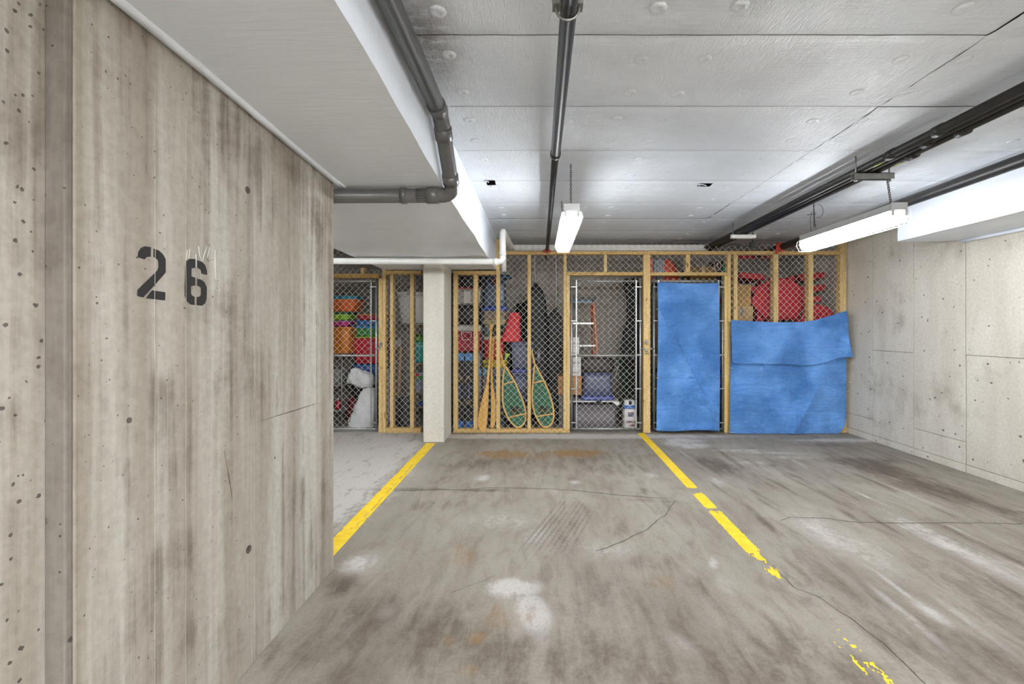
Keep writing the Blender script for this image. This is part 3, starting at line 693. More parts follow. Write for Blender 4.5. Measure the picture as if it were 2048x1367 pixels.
# gates
def gate(px0, px1, label, bars, hinge_left, rails=(563, 710.5, 855)):
    d = D + .03; x0, x1 = X(px0 + 2, d), X(px1 - 2, d)
    t = thing('locker_gate', label, 'gate', ((x0 + x1) / 2, d, 0), 'chain link locker gates')
    zt, zm, zb = (Z(q, d) for q in rails); zb = max(zb, .055)
    for x in (x0, x1):
        o = MB(); o.tube([(x, d, .035), (x, d, zt + .03)], .0155, 10); o.tube([(x, d, zt + .03), (x, d, zt + .045)], [.019, .006], 10); o.build('frame_tube', M['galv'], t)
    MB().tube([(x0, d, zt + .006), (x1, d, zt + .006)], .013, 10).build('top_rail', M['galv'], t)
    MB().tube([(x0, d, zm), (x1, d, zm)], .0135, 10).build('middle_rail', M['galv'], t)
    MB().tube([(x0, d, .045), (x1, d, .045)], .0155, 10).build('bottom_rail', M['galv'], t)
    for b in bars:
        xb = X(b, d); rb(xb - .008, xb + .008, d - .028, d - .022, .06, zt + .02).build('tension_bar', M['galv'], t)
        xt = x0 if abs(xb - x0) < abs(xb - x1) else x1
        for k in range(5):
            zz = .13 + k * (zt - .2) / 4
            rb(min(xb, xt) - .012, max(xb, xt) + .012, d - .032, d - .017, zz - .008, zz + .008).build('tension_band', M['galv'], t, bevel=.002, seg=1)
    m = MB(); lo, hi = x0 + .014, x1 - .014
    if len(bars) == 2: lo, hi = X(min(bars), d), X(max(bars), d)
    elif bars: (lo, hi) = (lo, X(bars[0], d))
    linkmesh(m, lo, hi, .055, zt + .04, d - .018); m.build('chain_link', M['wire'], t, kind='stuff')
    xh = (x0 - .02) if hinge_left else (x1 + .02)
    for zz in (zt * .2, zt * .8):
        MB().tube([(xh, d, zz - .03), (xh, d, zz + .03)], .010, 8).tube([(xh, d, zz), (x0 if hinge_left else x1, d, zz)], .008, 6).build('hinge', M['galv'], t)
    xl = x1 if hinge_left else x0; sg = 1 if hinge_left else -1; zl = Z(697, d)
    MB().tube([(xl, d - .018, zl), (xl + sg * .05, d - .036, zl)], .007, 6).tube([(xl + sg * .05 + .012 * math.cos(a), d - .036, zl + .012 * math.sin(a)) for a in np.linspace(0, 2 * PI, 9)[:-1]], .004, 5, closed=True).build('latch', M['galv'], t)
    return t
gate(590, 754.5, 'chain link gate at the far left by the numbered wall', (743.5,), True)
gate(1141, 1282.5, 'uncovered chain link gate in front of the stepladder', (1152.5, 1271.5), True)
g3 = gate(1306, 1447, 'chain link gate covered by the narrow blue tarp', (1316, 1436), False)
def padlock(px, py, label):
    d = D - .02; x, z = X(px, d), Z(py, d)
    t = thing('padlock', label, 'padlock', (x, d, z), 'gate padlocks')
    MB().loft([(z - .025, x, d - .018, .014, .008, 4), (z - .012, x, d - .018, .017, .010, 4), (z - .004, x, d - .018, .017, .010, 4), (z, x, d - .018, .013, .008, 4)], 14).build('body', M['galv'], t)
    MB().tube([(x + .010 * math.cos(a), d - .018, z + .012 * math.sin(a)) for a in np.linspace(0, PI, 9)], .0028, 6).build('shackle', M['steel'], t)
    rb(x - .020, x + .020, d + .012, d + .0195, z + .0, z + .035).build('hasp', M['steel'], t, bevel=.002)
padlock(1293.5, 703, 'silver padlock on the post, lower of the two hasps')
padlock(1293.5, 684, 'silver padlock on the post, upper of the two hasps')
padlock(761.5, 690, 'small padlock on the stud by the leftmost gate')

# ------------------------------------------------------------------ tarps
YT = D - .055
def tarp_fn(px0, px1, top, botf, y, wr):
    def fn(u, v):
        a, b = top(u), botf(u); py = a + (b - a) * v
        l_, r_ = px0(v), px1(v); px = l_ + (r_ - l_) * u
        yy = y + .014 - 1.8 * wr(px, py); return (X(px, yy), yy, max(.004, Z(py, yy)))
    return fn
def dist_line(px, py, a, b):
    ax, ay = a; bx, by = b; L = math.hypot(bx - ax, by - ay); t = ((px - ax) * (bx - ax) + (py - ay) * (by - ay)) / L ** 2
    return ((px - ax) * (by - ay) - (py - ay) * (bx - ax)) / L, t
def wr1(px, py):
    h = .010 + .006 * nz(px * .02, py * .012, 1) + .003 * nz(px * .09, py * .05, 2)
    s_, t_ = dist_line(px, py, (1318, 618), (1444, 862))
    if -.1 < t_ < 1.1: h += .022 * (math.exp(-abs(s_) / 2.6) if s_ > 0 else math.exp(-abs(s_) / 12)) - .006 * math.exp(-((s_ - 7) / 4) ** 2)
    s_, t_ = dist_line(px, py, (1320, 566), (1400, 690))
    if -.1 < t_ < 1.2: h += .007 * math.exp(-abs(s_) / 6) * (1.2 - t_)
    for q in (608, 652.5, 707, 757, 811): h -= .0055 * math.exp(-abs(py - q) / 1.3)
    h -= .005 * math.exp(-abs(px - 1386) / 1.3) * (1 if py < 720 else .3)
    if py > 835: h += .010 * math.exp(-((py - 856) / 7) ** 2) * (1 + nz(px * .08, 1, 4))
    h += .004 * math.exp(-abs(py - 800) / 14) * nz(px * .1, py * .1, 8)
    return h
t1 = thing('tarp', 'tall narrow blue tarp tied over a gate', 'tarp', (X(1377, D), YT, .02), 'blue tarps')
MB().grid(tarp_fn(lambda v: 1314.5 + 1.5 * math.sin(v * 5), lambda v: 1437 + 2.5 * math.sin(v * 3.5) + 3 * v * v, lambda u: 563.5 + 2.5 * math.sin(PI * u) * .6 + 2 * u, lambda u: 861 + 1.2 * math.sin(u * 7), YT, wr1), 110, 280).build('sheet', M['tarp'], t1, solid=.001)
for (px, py) in ((1317, 566), (1316, 619), (1315.5, 755), (1315, 857), (1439, 567), (1440, 585), (1440, 662), (1442, 678), (1443, 709), (1443, 753), (1443, 858)):
    x, z = X(px, D), Z(py, D); sg = -1 if px < 1380 else 1
    MB().tube([(x, YT - .016, z), (x + sg * .022, YT - .012, z + .003), (x + sg * .03, D - .005, z + .002)], .0035, 5).build('zip_tie', M['white_pvc'], t1)
def lerp(pts, x):
    for (a, ka), (b, kb) in zip(pts[:-1], pts[1:]):
        if x <= b: return ka + (kb - ka) * max(0, (x - a)) / (b - a)
    return pts[-1][1]
top2 = [(0, 639.5), (.2, 642), (.4, 644), (.6, 643.5), (.72, 640), (.86, 630.5), (.95, 624), (1, 621)]
def wr2(px, py):
    h = .012 + .010 * nz(px * .012, py * .010, 11) + .004 * nz(px * .05, py * .04, 12) + .002 * nz(px * .03, py * .14, 13)
    s_, t_ = dist_line(px, py, (1655, 730), (1582, 868))
    if -.1 < t_ < 1.1: h += .018 * math.exp(-(s_ / 22) ** 2) * sstep(-.1, .2, t_)
    s_, t_ = dist_line(px, py, (1635, 780), (1590, 862))
    if -.1 < t_ < 1.1: h += .012 * math.exp(-abs(s_) / 6)
    for q in (771, 823): h -= .005 * math.exp(-abs(py - q - .004 * (px - 1460)) / 1.6)
    for q in (1527, 1612): h -= .004 * math.exp(-abs(px - q) / 1.5)
    return h
def wr2b(px, py):
    h = .034 + .008 * nz(px * .014, py * .012, 21) + .003 * nz(px * .03, py * .12, 22)
    s_, t_ = dist_line(px, py, (1593, 732), (1697, 622))
    if -.1 < t_ < 1.1: h += .014 * math.exp(-abs(s_) / 7) * t_
    h -= .003 * math.exp(-abs(py - (696 - .06 * (px - 1480))) / 1.5)
    h += .012 * sstep(1600, 1680, px) + .028 * sstep(1675, 1704, px)
    return h
t2 = thing('tarp', 'wide blue tarp with folded flap hung in front of red chairs', 'tarp', (X(1580, D), YT, .02), 'blue tarps')
def right2(v):
    py = 630 + v * 239
    return lerp([(0, 1694), (.3, 1697), (.38, 1693), (.85, 1692.5), (.92, 1690), (.97, 1683), (1, 1672)], v)
MB().grid(tarp_fn(lambda v: 1462 - 2.5 * v, right2, lambda u: lerp(top2, u) + 1, lambda u: 866 + 3.5 * u + .8 * math.sin(u * 9), YT, wr2), 170, 190).build('sheet', M['tarp'], t2, solid=.001)
flapb = [(0, 724), (.03, 727), (.25, 728), (.42, 728), (.58, 731), (.70, 729), (.8, 722.5), (.88, 716), (.95, 713.5), (1, 714.5)]
MB().grid(tarp_fn(lambda v: 1462 + 2.5 * v, lambda v: lerp([(0, 1694.5), (.25, 1697), (.5, 1697.5), (.75, 1701), (1, 1706)], v), lambda u: lerp(top2, u), lambda u: lerp(flapb, u), YT, wr2b), 170, 80).build('folded_flap', M['tarp'], t2, solid=.001)
o = MB(); o.grid(lambda u, v: (X(1604.5 + 9 * u, D), YT - .036 - .002 * math.sin(u * 5), Z(773 + 14.5 * v + 2 * u, D)), 4, 5)
o.build('orange_patch', plain('#e2673a', .6), t2, solid=.001, label='small orange patch')
for (px, py) in ((1463, 735), (1461, 862), (1690, 763), (1464, 643)):
    x, z = X(px, D), Z(py, D); sg = -1 if px < 1500 else 1
    MB().tube([(x, YT - .014, z), (x + sg * .03, YT - .02, z + .002), (x + sg * .06, D - .035, z)], .003, 5).build('zip_tie', M['white_pvc'], t2)
# ------------------------------------------------------------------ things kept in the lockers
def tub(label, px0, px1, pyt, pyb, d, dep, c, taper=.10, lid=0, lidc=None, rim=True, group=None, cat='tub', name='storage_tub', floor=False, invert=False, e=7, rough=.35):
    x0, x1 = X(px0, d), X(px1, d); zt, zb = Z(pyt, d), (0.002 if floor else Z(pyb, d) + .0015)
    cx, cy, rx, ry = (x0 + x1) / 2, d + dep / 2, (x1 - x0) / 2, dep / 2
    t = thing(name, label, cat, (cx, cy, zb), group)
    zl = zt - lid
    s0, s1 = (1 - taper, 1.0)
    if invert: s0, s1 = s1, s0
    zb_ = zb + (lid if invert else 0); zl_ = zt if invert else zl
    h = zl_ - zb_; m = plastic(c, rough)
    b = MB(); r_ = .012
    secs = [(zb_, cx, cy, rx * s0 * .96 - .004, ry * s0 * .96, e), (zb_ + min(.012, h * .1), cx, cy, rx * s0 - .004, ry * s0, e)]
    for k in (.35, .7, 1): secs.append((zb_ + h * k, cx, cy, rx * (s0 + (s1 - s0) * k) - .004, ry * (s0 + (s1 - s0) * k), e))
    b.loft(secs, 32); b.build('body', m, t)
    if rim and not invert:
        MB().loft([(zl - min(.035, h * .3), cx, cy, rx - .002, ry + .002, e), (zl - min(.032, h * .25), cx, cy, rx + .004, ry + .006, e), (zl - .001, cx, cy, rx + .004, ry + .006, e), (zl, cx, cy, rx, ry, e)], 32).build('rim', m, t)
    if lid:
        z0, z1 = (zb, zb + lid) if invert else (zl + .0005, zt)
        MB().loft([(z0, cx, cy, rx + .004, ry + .006, e), (z0 + lid * .15, cx, cy, rx + .008, ry + .01, e), (z0 + lid * .6, cx, cy, rx + .008, ry + .01, e), (z1 - lid * .1, cx, cy, rx - .01, ry - .01, e), (z1, cx, cy, rx - .016, ry - .016, e)], 32).build('lid', plastic(lidc or c, rough), t)
    return t
def carton(label, px0, px1, pyt, pyb, d, dep, c='#a8824f', floor=False, group=None, tape=True):
    x0, x1 = X(px0, d), X(px1, d); zt, zb = Z(pyt, d), (0.002 if floor else Z(pyb, d) + .0015)
    t = thing('cardboard_box', label, 'box', ((x0 + x1) / 2, d + dep / 2, zb), group); m = plain(c, .8, 0, .12, 7)
    rb(x0, x1, d, d + dep, zb, zt).build('body', m, t, bevel=.004)
    h = zt - zb
    rb(x0 - .003, x1 + .003, d - .004, d + dep + .003, zt - h * .26, zt + .002).build('lid_flap', m, t, bevel=.002, seg=1)
    if tape: rb((x0 + x1) / 2 - .02, (x0 + x1) / 2 + .02, d - .0055, d - .004, zt - h * .6, zt + .0028).build('tape', plain('#b99a63', .4), t)
    return t
def sack(name, label, cat, secs_px, d, c, e=2.4, amp=.02, freq=7, seed=0, rough=.45, bump=.5, depth=.8, floor=False, group=None, parts=None, ydep=None):
    """secs_px: (py, px_left, px_right) from top to bottom"""
    secs = []
    for (py, a, b) in secs_px[::-1]:
        x0, x1 = X(a, d), X(b, d); rx = max((x1 - x0) / 2, .004); secs.append([Z(py, d), (x0 + x1) / 2, d, rx, (ydep if ydep else max(rx * depth, .004)), e])
    if floor: secs[0][0] = .004 + amp * .5
    full = []
    for a, b in zip(secs[:-1], secs[1:]):
        for k in range(4):
            t_ = k / 4; full.append([a[i] + (b[i] - a[i]) * t_ for i in range(6)])
    full.append(secs[-1])
    mry = max(q[4] for q in full)
    for q in full: q[2] = d + mry
    t = thing(name, label, cat, (full[0][1], d + mry, full[0][0]), group)
    MB().loft(full, 36, amp, freq, seed).build('body', cloth(c, rough, bump) if isinstance(c, str) else c, t)
    return t
def shelf_unit(label, px0, px1, levels, d, dep, c='#4a4846', top=None, wood_c=None, group=None):
    x0, x1 = X(px0, d), X(px1, d); t = thing('shelving_unit', label, 'shelf', ((x0 + x1) / 2, d + dep / 2, 0), group)
    zt = top if top else max(levels) + .03; m = plain(c, .45, .4, .12, 20); mb_ = plain(wood_c, .7, 0, .15, 12) if wood_c else m
    for x in (x0, x1):
        for y in (d, d + dep):
            sx = .012 if x == x0 else -.012; sy = .012 if y == d else -.012
            mb = MB(); mb.box(min(x, x + sx * 2), max(x, x + sx * 2), min(y, y + sy * .25), max(y, y + sy * .25), 0.001, zt); mb.box(min(x, x + sx * .25), max(x, x + sx * .25), min(y, y + sy * 2), max(y, y + sy * 2), .001, zt)
            mb.build('post', m, t)
    for z in levels:
        mb = MB(); mb.box(x0 + .003, x1 - .003, d + .003, d + dep - .003, z - .022, z - .001)
        mb.build('shelf_board', mb_, t, bevel=.002, seg=1)
    return t

# ---- far left locker: two stacks of bright tubs, white sacks, wire rack
dA = 6.30
rk = thing('wire_rack', 'thin grey wire rack under the orange tub by the numbered wall', 'rack', (X(640, 6.2), 6.35, 0))
xa0, xa1 = X(596, 6.2), X(683.5, 6.2)
for x in (xa0, xa1):
    for y in (6.2, 6.62): MB().tube([(x, y, .001), (x, y, Z(706, 6.2) - .004)], .009, 8).build('post', M['galv'], rk)
for py in (709, 771, 822):
    z = Z(py, 6.2); mb = MB()
    mb.tube([(xa0, 6.2, z), (xa1, 6.2, z), (xa1, 6.62, z), (xa0, 6.62, z)], .006, 6, closed=True)
    for k in range(1, 14): y = 6.2 + .42 * k / 14; mb.tube([(xa0, y, z), (xa1, y, z)], .003, 4)
    mb.build('wire_shelf', M['galv'], rk)
dS = 6.26; zr = Z(709, 6.2) + .006
def pyof(z, d): return VY - (z - H) * F / d
pb = pyof(zr + .002, dS)
tub('tall orange tub at the base of the left stack on the wire rack', 622, 700, 653, pb, dS, .36, '#d27a1c', .08, cat='tub', group='bright tubs')
tub('magenta shallow tub resting on the tall orange tub', 618, 695, 640, 652.6, dS, .36, '#c22a80', .08, group='bright tubs', lid=.02, lidc='#8f6f86')
tub('lime green shallow tub between magenta and orange tubs', 618, 697, 623, 639.6, dS, .36, '#86bb22', .06, group='bright tubs', lid=.035, lidc='#1f5a3a')
tub('orange basin with turquoise lid topping the left stack', 616, 712, 590.5, 622.6, dS, .38, '#e06a26', .16, group='bright tubs', lid=.05, lidc='#1f8aa0')
dR = 6.48
tub('black plastic crate on the floor under the red tub stack', 700, 762, 770, 0, dR, .42, '#1f1e20', .06, floor=True, cat='crate', name='plastic_crate')
tub('blue tub between black crate and red tub behind white sacks', 703, 764, 728, 769.6, dR, .42, '#2a5794', .06, group='bright tubs')
tub('red tub in the right stack behind the far left gate', 702, 764, 672, 727.6, dR, .42, '#c42433', .10, group='bright tubs', lid=.028, lidc='#93ab32')
tub('green shallow tub with blue rim above the red tub', 706, 762, 650, 671.6, dR, .40, '#3c8a42', .06, group='bright tubs', lid=.045, lidc='#3d86b0')
tub('blue shallow tub near the top of the right stack', 709, 762, 640, 649.6, dR, .40, '#3572b4', .06, group='bright tubs')
tub('red shallow tub with amber rim topping the right stack', 712, 763, 627, 639.6, dR, .40, '#c2333a', .1, group='bright tubs', lid=.02, lidc='#c08b35')
WS = plain('#cfd0d2', .38, 0, .08, 12, .7, 'white_plastic_film')
lo = sack('plastic_sack', 'large white plastic sack slumped on the floor behind the far left gate', 'sack', [(776, 722, 741), (784, 718, 746), (800, 711, 746), (820, 702, 746), (838, 693, 746), (850, 691, 745)], 6.03, WS, 2.6, .022, 8, 3, floor=True, depth=.5, group='white plastic sacks')
hi = sack('plastic_sack', 'smaller white knotted sack lying on the large white sack', 'sack', [(736, 703, 712), (741, 698, 722), (748, 695, 738), (757, 694, 744), (766, 698, 745), (772, 706, 743), (775.5, 712, 738)], 6.03, WS, 2.3, .024, 9, 8, depth=.5, group='white plastic sacks')
MB().loft([(Z(768, 6.03), X(693, 6.03), 6.12, .02, .012, 2), (Z(764, 6.03), X(691, 6.03), 6.12, .03, .015, 2), (Z(756, 6.03), X(696, 6.03), 6.12, .045, .03, 2), (Z(750, 6.03), X(702, 6.03), 6.12, .02, .02, 2)], 14, .012, 12, 4).build('knot', WS, hi)
MB().tube([(X(691, 6.03), 6.08, Z(842, 6.03)), (X(694, 6.03), 6.055, Z(836, 6.03)), (X(700, 6.03), 6.05, Z(832, 6.03)), (X(698, 6.03), 6.05, Z(846, 6.03)), (X(693, 6.03), 6.06, Z(850, 6.03))], .005, 6).build('drawstring', M['darksteel'], lo)
zz = Z(822, 6.2)
t = thing('red_canister', 'small red canister on the low wire shelf by the numbered wall', 'canister', (X(674, 6.3), 6.33, zz + .006))
MB().loft([(zz + .006, X(674, 6.3), 6.33, .034, .034, 2), (zz + .03, X(674, 6.3), 6.33, .04, .04, 2), (zz + .11, X(674, 6.3), 6.33, .04, .04, 2), (zz + .135, X(674, 6.3), 6.33, .02, .02, 2)], 20).build('body', plastic('#c12a36', .25), t)
MB().loft([(zz + .135, X(674, 6.3), 6.33, .016, .016, 2), (zz + .155, X(674, 6.3), 6.33, .016, .016, 2)], 14).build('cap', plastic('#d8d4d0'), t)
z7 = Z(771, 6.2) + .005
tub('clear plastic box on the middle wire shelf by the numbered wall', 640, 681, 738, pyof(z7, 6.24), 6.24, .3, '#8f9290', .06, lid=.02, lidc='#a9aaa8', name='clear_box', cat='box')
sack('folded_cloth', 'dark red folded cloth behind the slumped white sack', 'cloth', [(796, 694, 704), (803, 691, 712), (815, 690, 714), (838, 690, 714)], 6.44, '#6d2028', 3, .015, 9, 5, floor=True)
sack('film_sack', 'clear plastic film bag standing behind the narrow gap of studs', 'bag', [(738, 766, 778), (760, 763, 780), (800, 762, 782), (840, 760, 783)], 6.25, plain('#8d9094', .3, 0, .2, 12, .8), 2.6, .03, 10, 6, floor=True)

# ---- shelving behind the bay left of the column
dB = 6.30
lv = [Z(647, dB), Z(725.5, dB), Z(782, dB), Z(813, dB)]
shelf_unit('metal shelving with mixed goods left of the concrete column', 821, 890, lv, dB, .45, '#6d665d', top=Z(565, dB), wood_c='#8c7b66')
tub('large white bin on the top shelf left of the column', 790, 868, 583, 646.8, dB - .02, .42, '#c3c0bb', .22, lid=0, rim=True, cat='bin', name='white_bin')
t = tub('teal bin on the second shelf left of the column', 821, 868, 683, 725.2, dB + .02, .38, '#1d8f88', .05, cat='bin', name='teal_bin')
z2 = Z(683, dB + .02)
sack('green_cloth', 'green folded cloth lying on the teal bin', 'cloth', [(668, 823, 838), (673, 818, 848), (682.5, 819, 850)], dB + .05, '#4f8a2c', 3, .012, 12, 3)
sack('detergent_bag', 'green and blue printed bag on the third shelf left of the column', 'bag', [(744, 832, 848), (749, 829, 850), (765, 828, 851), (779, 827, 851), (781.5, 828, 850)], dB + .02, '#75808f', 4, .01, 10, 9, rough=.3)
pb_ = bpy.context.scene.objects[-1] if False else None
tt = [o for o in COL.objects if o.get('label', '').startswith('green and blue printed bag')][0]
dd = dB + .015
rb(X(829.5, dd), X(849, dd), dd - .005, dd + .004, Z(758, dd), Z(751, dd)).build('label_band', plain('#3f8f44', .4), tt, bevel=.003)
rb(X(829.5, dd), X(838, dd), dd - .009, dd + .002, Z(752, dd), Z(746, dd)).build('red_mark', plain('#c52f33', .4), tt, bevel=.003)
sack('blue_shoe', 'blue rounded shoe on the lowest shelf left of the column', 'shoe', [(803, 838, 848), (807, 833, 852), (812.6, 832, 853)], dB + .03, '#24427c', 2.6, .004, 9, 2, rough=.5)
sack('dark_bag', 'rounded black bag on the floor under the wooden handle', 'bag', [(797, 795, 812), (804, 788, 820), (820, 785, 824), (840, 784, 825), (856, 786, 823)], 6.05, '#161518', 2.6, .02, 7, 12, floor=True, depth=.4)
t = thing('mallet', 'wooden handled mallet with grey head hanging between two studs', 'tool', (X(800, 6.2), 6.2, Z(806, 6.2)))
MB().tube([(X(798.5, 6.2), 6.16, Z(806, 6.2)), (X(801.5, 6.2), 6.2, Z(692, 6.2))], [.014, .017], 10).build('handle', wood('#b08a66', '#c7a582', 'handle_wood', 2, 1, False), t)
MB().loft([(Z(693, 6.2), X(795, 6.2), 6.2, .055, .03, 4), (Z(689, 6.2), X(795, 6.2), 6.2, .062, .034, 4), (Z(681, 6.2), X(795, 6.2), 6.2, .06, .034, 4), (Z(679, 6.2), X(795, 6.2), 6.2, .05, .028, 4)], 18).build('head', plain('#8f8a87', .5), t)
MB().tube(bend([(X(796, 6.2), 6.2, Z(679, 6.2)), (X(797, 6.1), 6.1, Z(600, 6.1)), (X(795.5, D), D + .07, Z(549, D))], .03), .0014, 5).build('cord', M['darksteel'], t)

# ---- locker right of the column: shelving at left, stacks, paddles, snowshoes, tall bags
dC = 6.22
shelf_unit('dark steel shelving behind the cooler right of the column', 902, 966, [Z(573, dC), Z(609, dC), Z(648.5, dC), Z(703.5, dC)], dC, .45, '#2a2929', top=Z(545, dC))
tub('black box on the top shelf with pale scuffs', 907, 961, 551, 572.8, dC + .01, .4, '#141315', .05, lid=.03, cat='box', name='black_box')
t = tub('clear tote with red lid and white contents on the shelf', 908, 964, 573.6, 608.8, dC - .01, .4, '#96928e', .08, lid=.03, lidc='#b24048', cat='tote', name='clear_tote')
rb(X(928, dC), X(942, dC), dC - .022, dC - .006, Z(606, dC), Z(582, dC)).build('white_pack', plastic('#c9c4be', .4), t, bevel=.004)
tub('black crate on the shelf above the red cooler', 908, 962, 611, 648.2, dC, .4, '#111011', .04, cat='crate', name='black_crate')
# cooler
t = thing('cooler', 'red picnic cooler with white lid and handle on the shelf', 'cooler', (X(935, dC), dC + .15, Z(703.5, dC)))
cx_, cy_, z0_, z1_, z2_ = X(935, dC), dC + .15, Z(703.2, dC), Z(662, dC), Z(648.8, dC)
MB().loft([(z0_ + .0, cx_, cy_, .165, .15, 7), (z0_ + .02, cx_, cy_, .172, .156, 7), (z1_, cx_, cy_, .187, .17, 7)], 36).build('body', plastic('#9c2a36', .4), t)
MB().loft([(z1_ + .001, cx_, cy_, .185, .168, 7), (z1_ + .008, cx_, cy_, .195, .176, 7), (z2_ - .02, cx_, cy_, .19, .172, 7), (z2_ - .004, cx_, cy_, .165, .15, 6), (z2_ - .002, cx_, cy_, .15, .13, 6)], 36).build('lid', plastic('#b9b5ad', .4), t)
yh_ = dC - .03
MB().tube([(X(923, dC), yh_, Z(664, dC)), (X(926, dC), yh_ - .005, Z(679, dC)), (X(942, dC), yh_ - .005, Z(679, dC)), (X(943.5, dC), yh_, Z(664, dC)), (X(923, dC), yh_, Z(664, dC))], .006, 6).build('handle', plastic('#d6d2cc', .4), t)
# two short skis with blue ends
for px, lab in ((919.5, 'left of two black water skis with blue ends by the column'), (938, 'right of two black water skis with blue ends by the first stud')):
    d = 6.06; x = X(px, d); zt, zb = Z(705, d), .05; zb = .003
    t = thing('water_ski', lab, 'ski', (x, d, 0), 'pair of water skis')
    def ski(z0, z1, hw0, hw1, rounded):
        pts = [(x - hw0, z0), (x - hw1, z1)]
        pts += [(x + hw1, z1), (x + hw0, z0)]; return pts
    zk, zk2 = Z(721, d), Z(842, d)
    MB().prism([(x - .048, zk2), (x - .054, (zk + zk2) / 2), (x - .052, zk), (x + .052, zk), (x + .054, (zk + zk2) / 2), (x + .048, zk2)], d, d + .02).build('board', plain('#14171d', .45, 0, .3, 40), t, bevel=.003)
    MB().prism([(x - .052, zk + .0006), (x - .052, zt - .03), (x - .03, zt - .005), (x, zt), (x + .03, zt - .005), (x + .052, zt - .03), (x + .052, zk + .0006)], d, d + .02).build('blue_tip', plastic('#3f80bd', .35), t, bevel=.003, label='bright blue tip')
    MB().prism([(x - .040, zb), (x - .048, zk2 - .0006), (x + .048, zk2 - .0006), (x + .040, zb)], d, d + .02).build('blue_tail', plastic('#3267ab', .35), t, bevel=.003, label='blue tail')
    for zc in (Z(758, d), Z(806, d)):
        MB().tube([(x - .05, d - .006, zc - .05), (x - .02, d - .05, zc + .03), (x + .0, d - .055, zc + .05), (x + .02, d - .05, zc + .02), (x + .05, d - .006, zc - .04)], .011, 8).build('binding_strap', plain('#8a7c5e', .6), t)
        MB().loft([(zc - .06, x, d - .012, .03, .012, 3), (zc, x, d - .02, .034, .02, 3), (zc + .05, x, d - .012, .025, .012, 3)], 14).build('binding', cloth('#2a2d33', .6), t)
    MB().box(x - .006, x + .006, d - .0015, d, Z(795, d), Z(760, d)).build('stripe', plain('#4a62a8', .4), t)
# stack beside
dE = 6.30
tub('tall grey hamper with light blue lid beside the paddles', 950, 976, 735, 0, dE - .02, .26, '#8d807d', .05, lid=.115, lidc='#6f9bb2', floor=True, cat='hamper', name='laundry_hamper')
tub('grey plastic tub of odds and ends on the light blue lid', 948, 963, 703, 734.8, dE, .2, '#8d8a88', .08, cat='tub', name='grey_tub')
tub('speckled grey blue box on the floor behind the right paddle', 978, 1012, 735.5, 0, dE, .36, '#56666e', .03, lid=.09, lidc='#6b7a80', floor=True, cat='box', name='storage_box')
t = tub('yellow tool crate with a black slot behind the paddles', 964, 1013, 719.5, 735.2, dE - .04, .34, '#cdbb25', .02, cat='crate', name='tool_crate')
rb(X(970, dE - .045), X(977, dE - .045), dE - .046, dE - .038, Z(730, dE - .04), Z(725.5, dE - .04)).build('slot', plain(BLACK), t)
tub('bright red tub behind the paddle shafts', 966, 1008, 672, 719.2, dE - .02, .32, '#c01f28', .04, lid=.05, lidc='#b7b0a8', cat='tub', name='red_tub', group=None)
tub('clear jar with grey contents on the red tub', 968, 985, 649, 671.8, dE, .15, '#6f7a76', .04, cat='jar', name='clear_jar', e=3)
tub('dark tin beside the clear jar under the wicker basket', 988, 1006, 649, 671.8, dE, .15, '#3c4a38', .04, cat='tin', name='storage_tin', e=3)
# wicker basket
t = thing('wicker_basket', 'beige wicker basket with rope rim below the blue lid', 'basket', (X(988, dE), dE + .15, Z(648.6, dE)))
cx_, cy_, z0_, z1_ = X(988, dE), dE + .14, Z(648.8, dE), Z(621, dE)
MB().loft([(z0_, cx_, cy_, .14, .12, 5), (z0_ + .05, cx_, cy_, .15, .13, 5), (z1_, cx_, cy_, .162, .14, 5)], 32, .004, 30, 2).build('body', cloth('#9b8a75', .85, .6), t)
for k in range(3):
    z = z0_ + .015 + .022 * k
    MB().tube([(cx_ + (.152 + .004 * k) * math.copysign(abs(math.cos(a)) ** .4, math.cos(a)), cy_ + (.13 + .004 * k) * math.copysign(abs(math.sin(a)) ** .4, math.sin(a)), z) for a in np.linspace(0, 2 * PI, 33)[:-1]], .011, 6, closed=True).build('rope_coil', cloth('#c0ad82', .85, .6), t)
tub('blue grey tote turned over on its bright blue lid', 966, 1012, 556, 620.8, dE - .01, .36, '#4b5872', .08, lid=.06, lidc='#2f4fae', invert=True, cat='tote', name='storage_tote')
bk = sack('backpack', 'soft blue bag sagging on top of the overturned tote', 'bag', [(546, 998, 1012), (549, 984, 1020), (553, 975, 1023), (555.6, 970, 1021)], dE - .03, '#2f5478', 2.6, .012, 9, 4, depth=.7)
MB().tube([(X(988, dE), dE - .03, Z(556, dE)), (X(986, dE), dE - .06, Z(562, dE)), (X(991, dE), dE - .06, Z(570, dE)), (X(993, dE), dE - .045, Z(556, dE))], .012, 8).build('red_strap', cloth('#b8433c'), bk, label='red hanging strap')
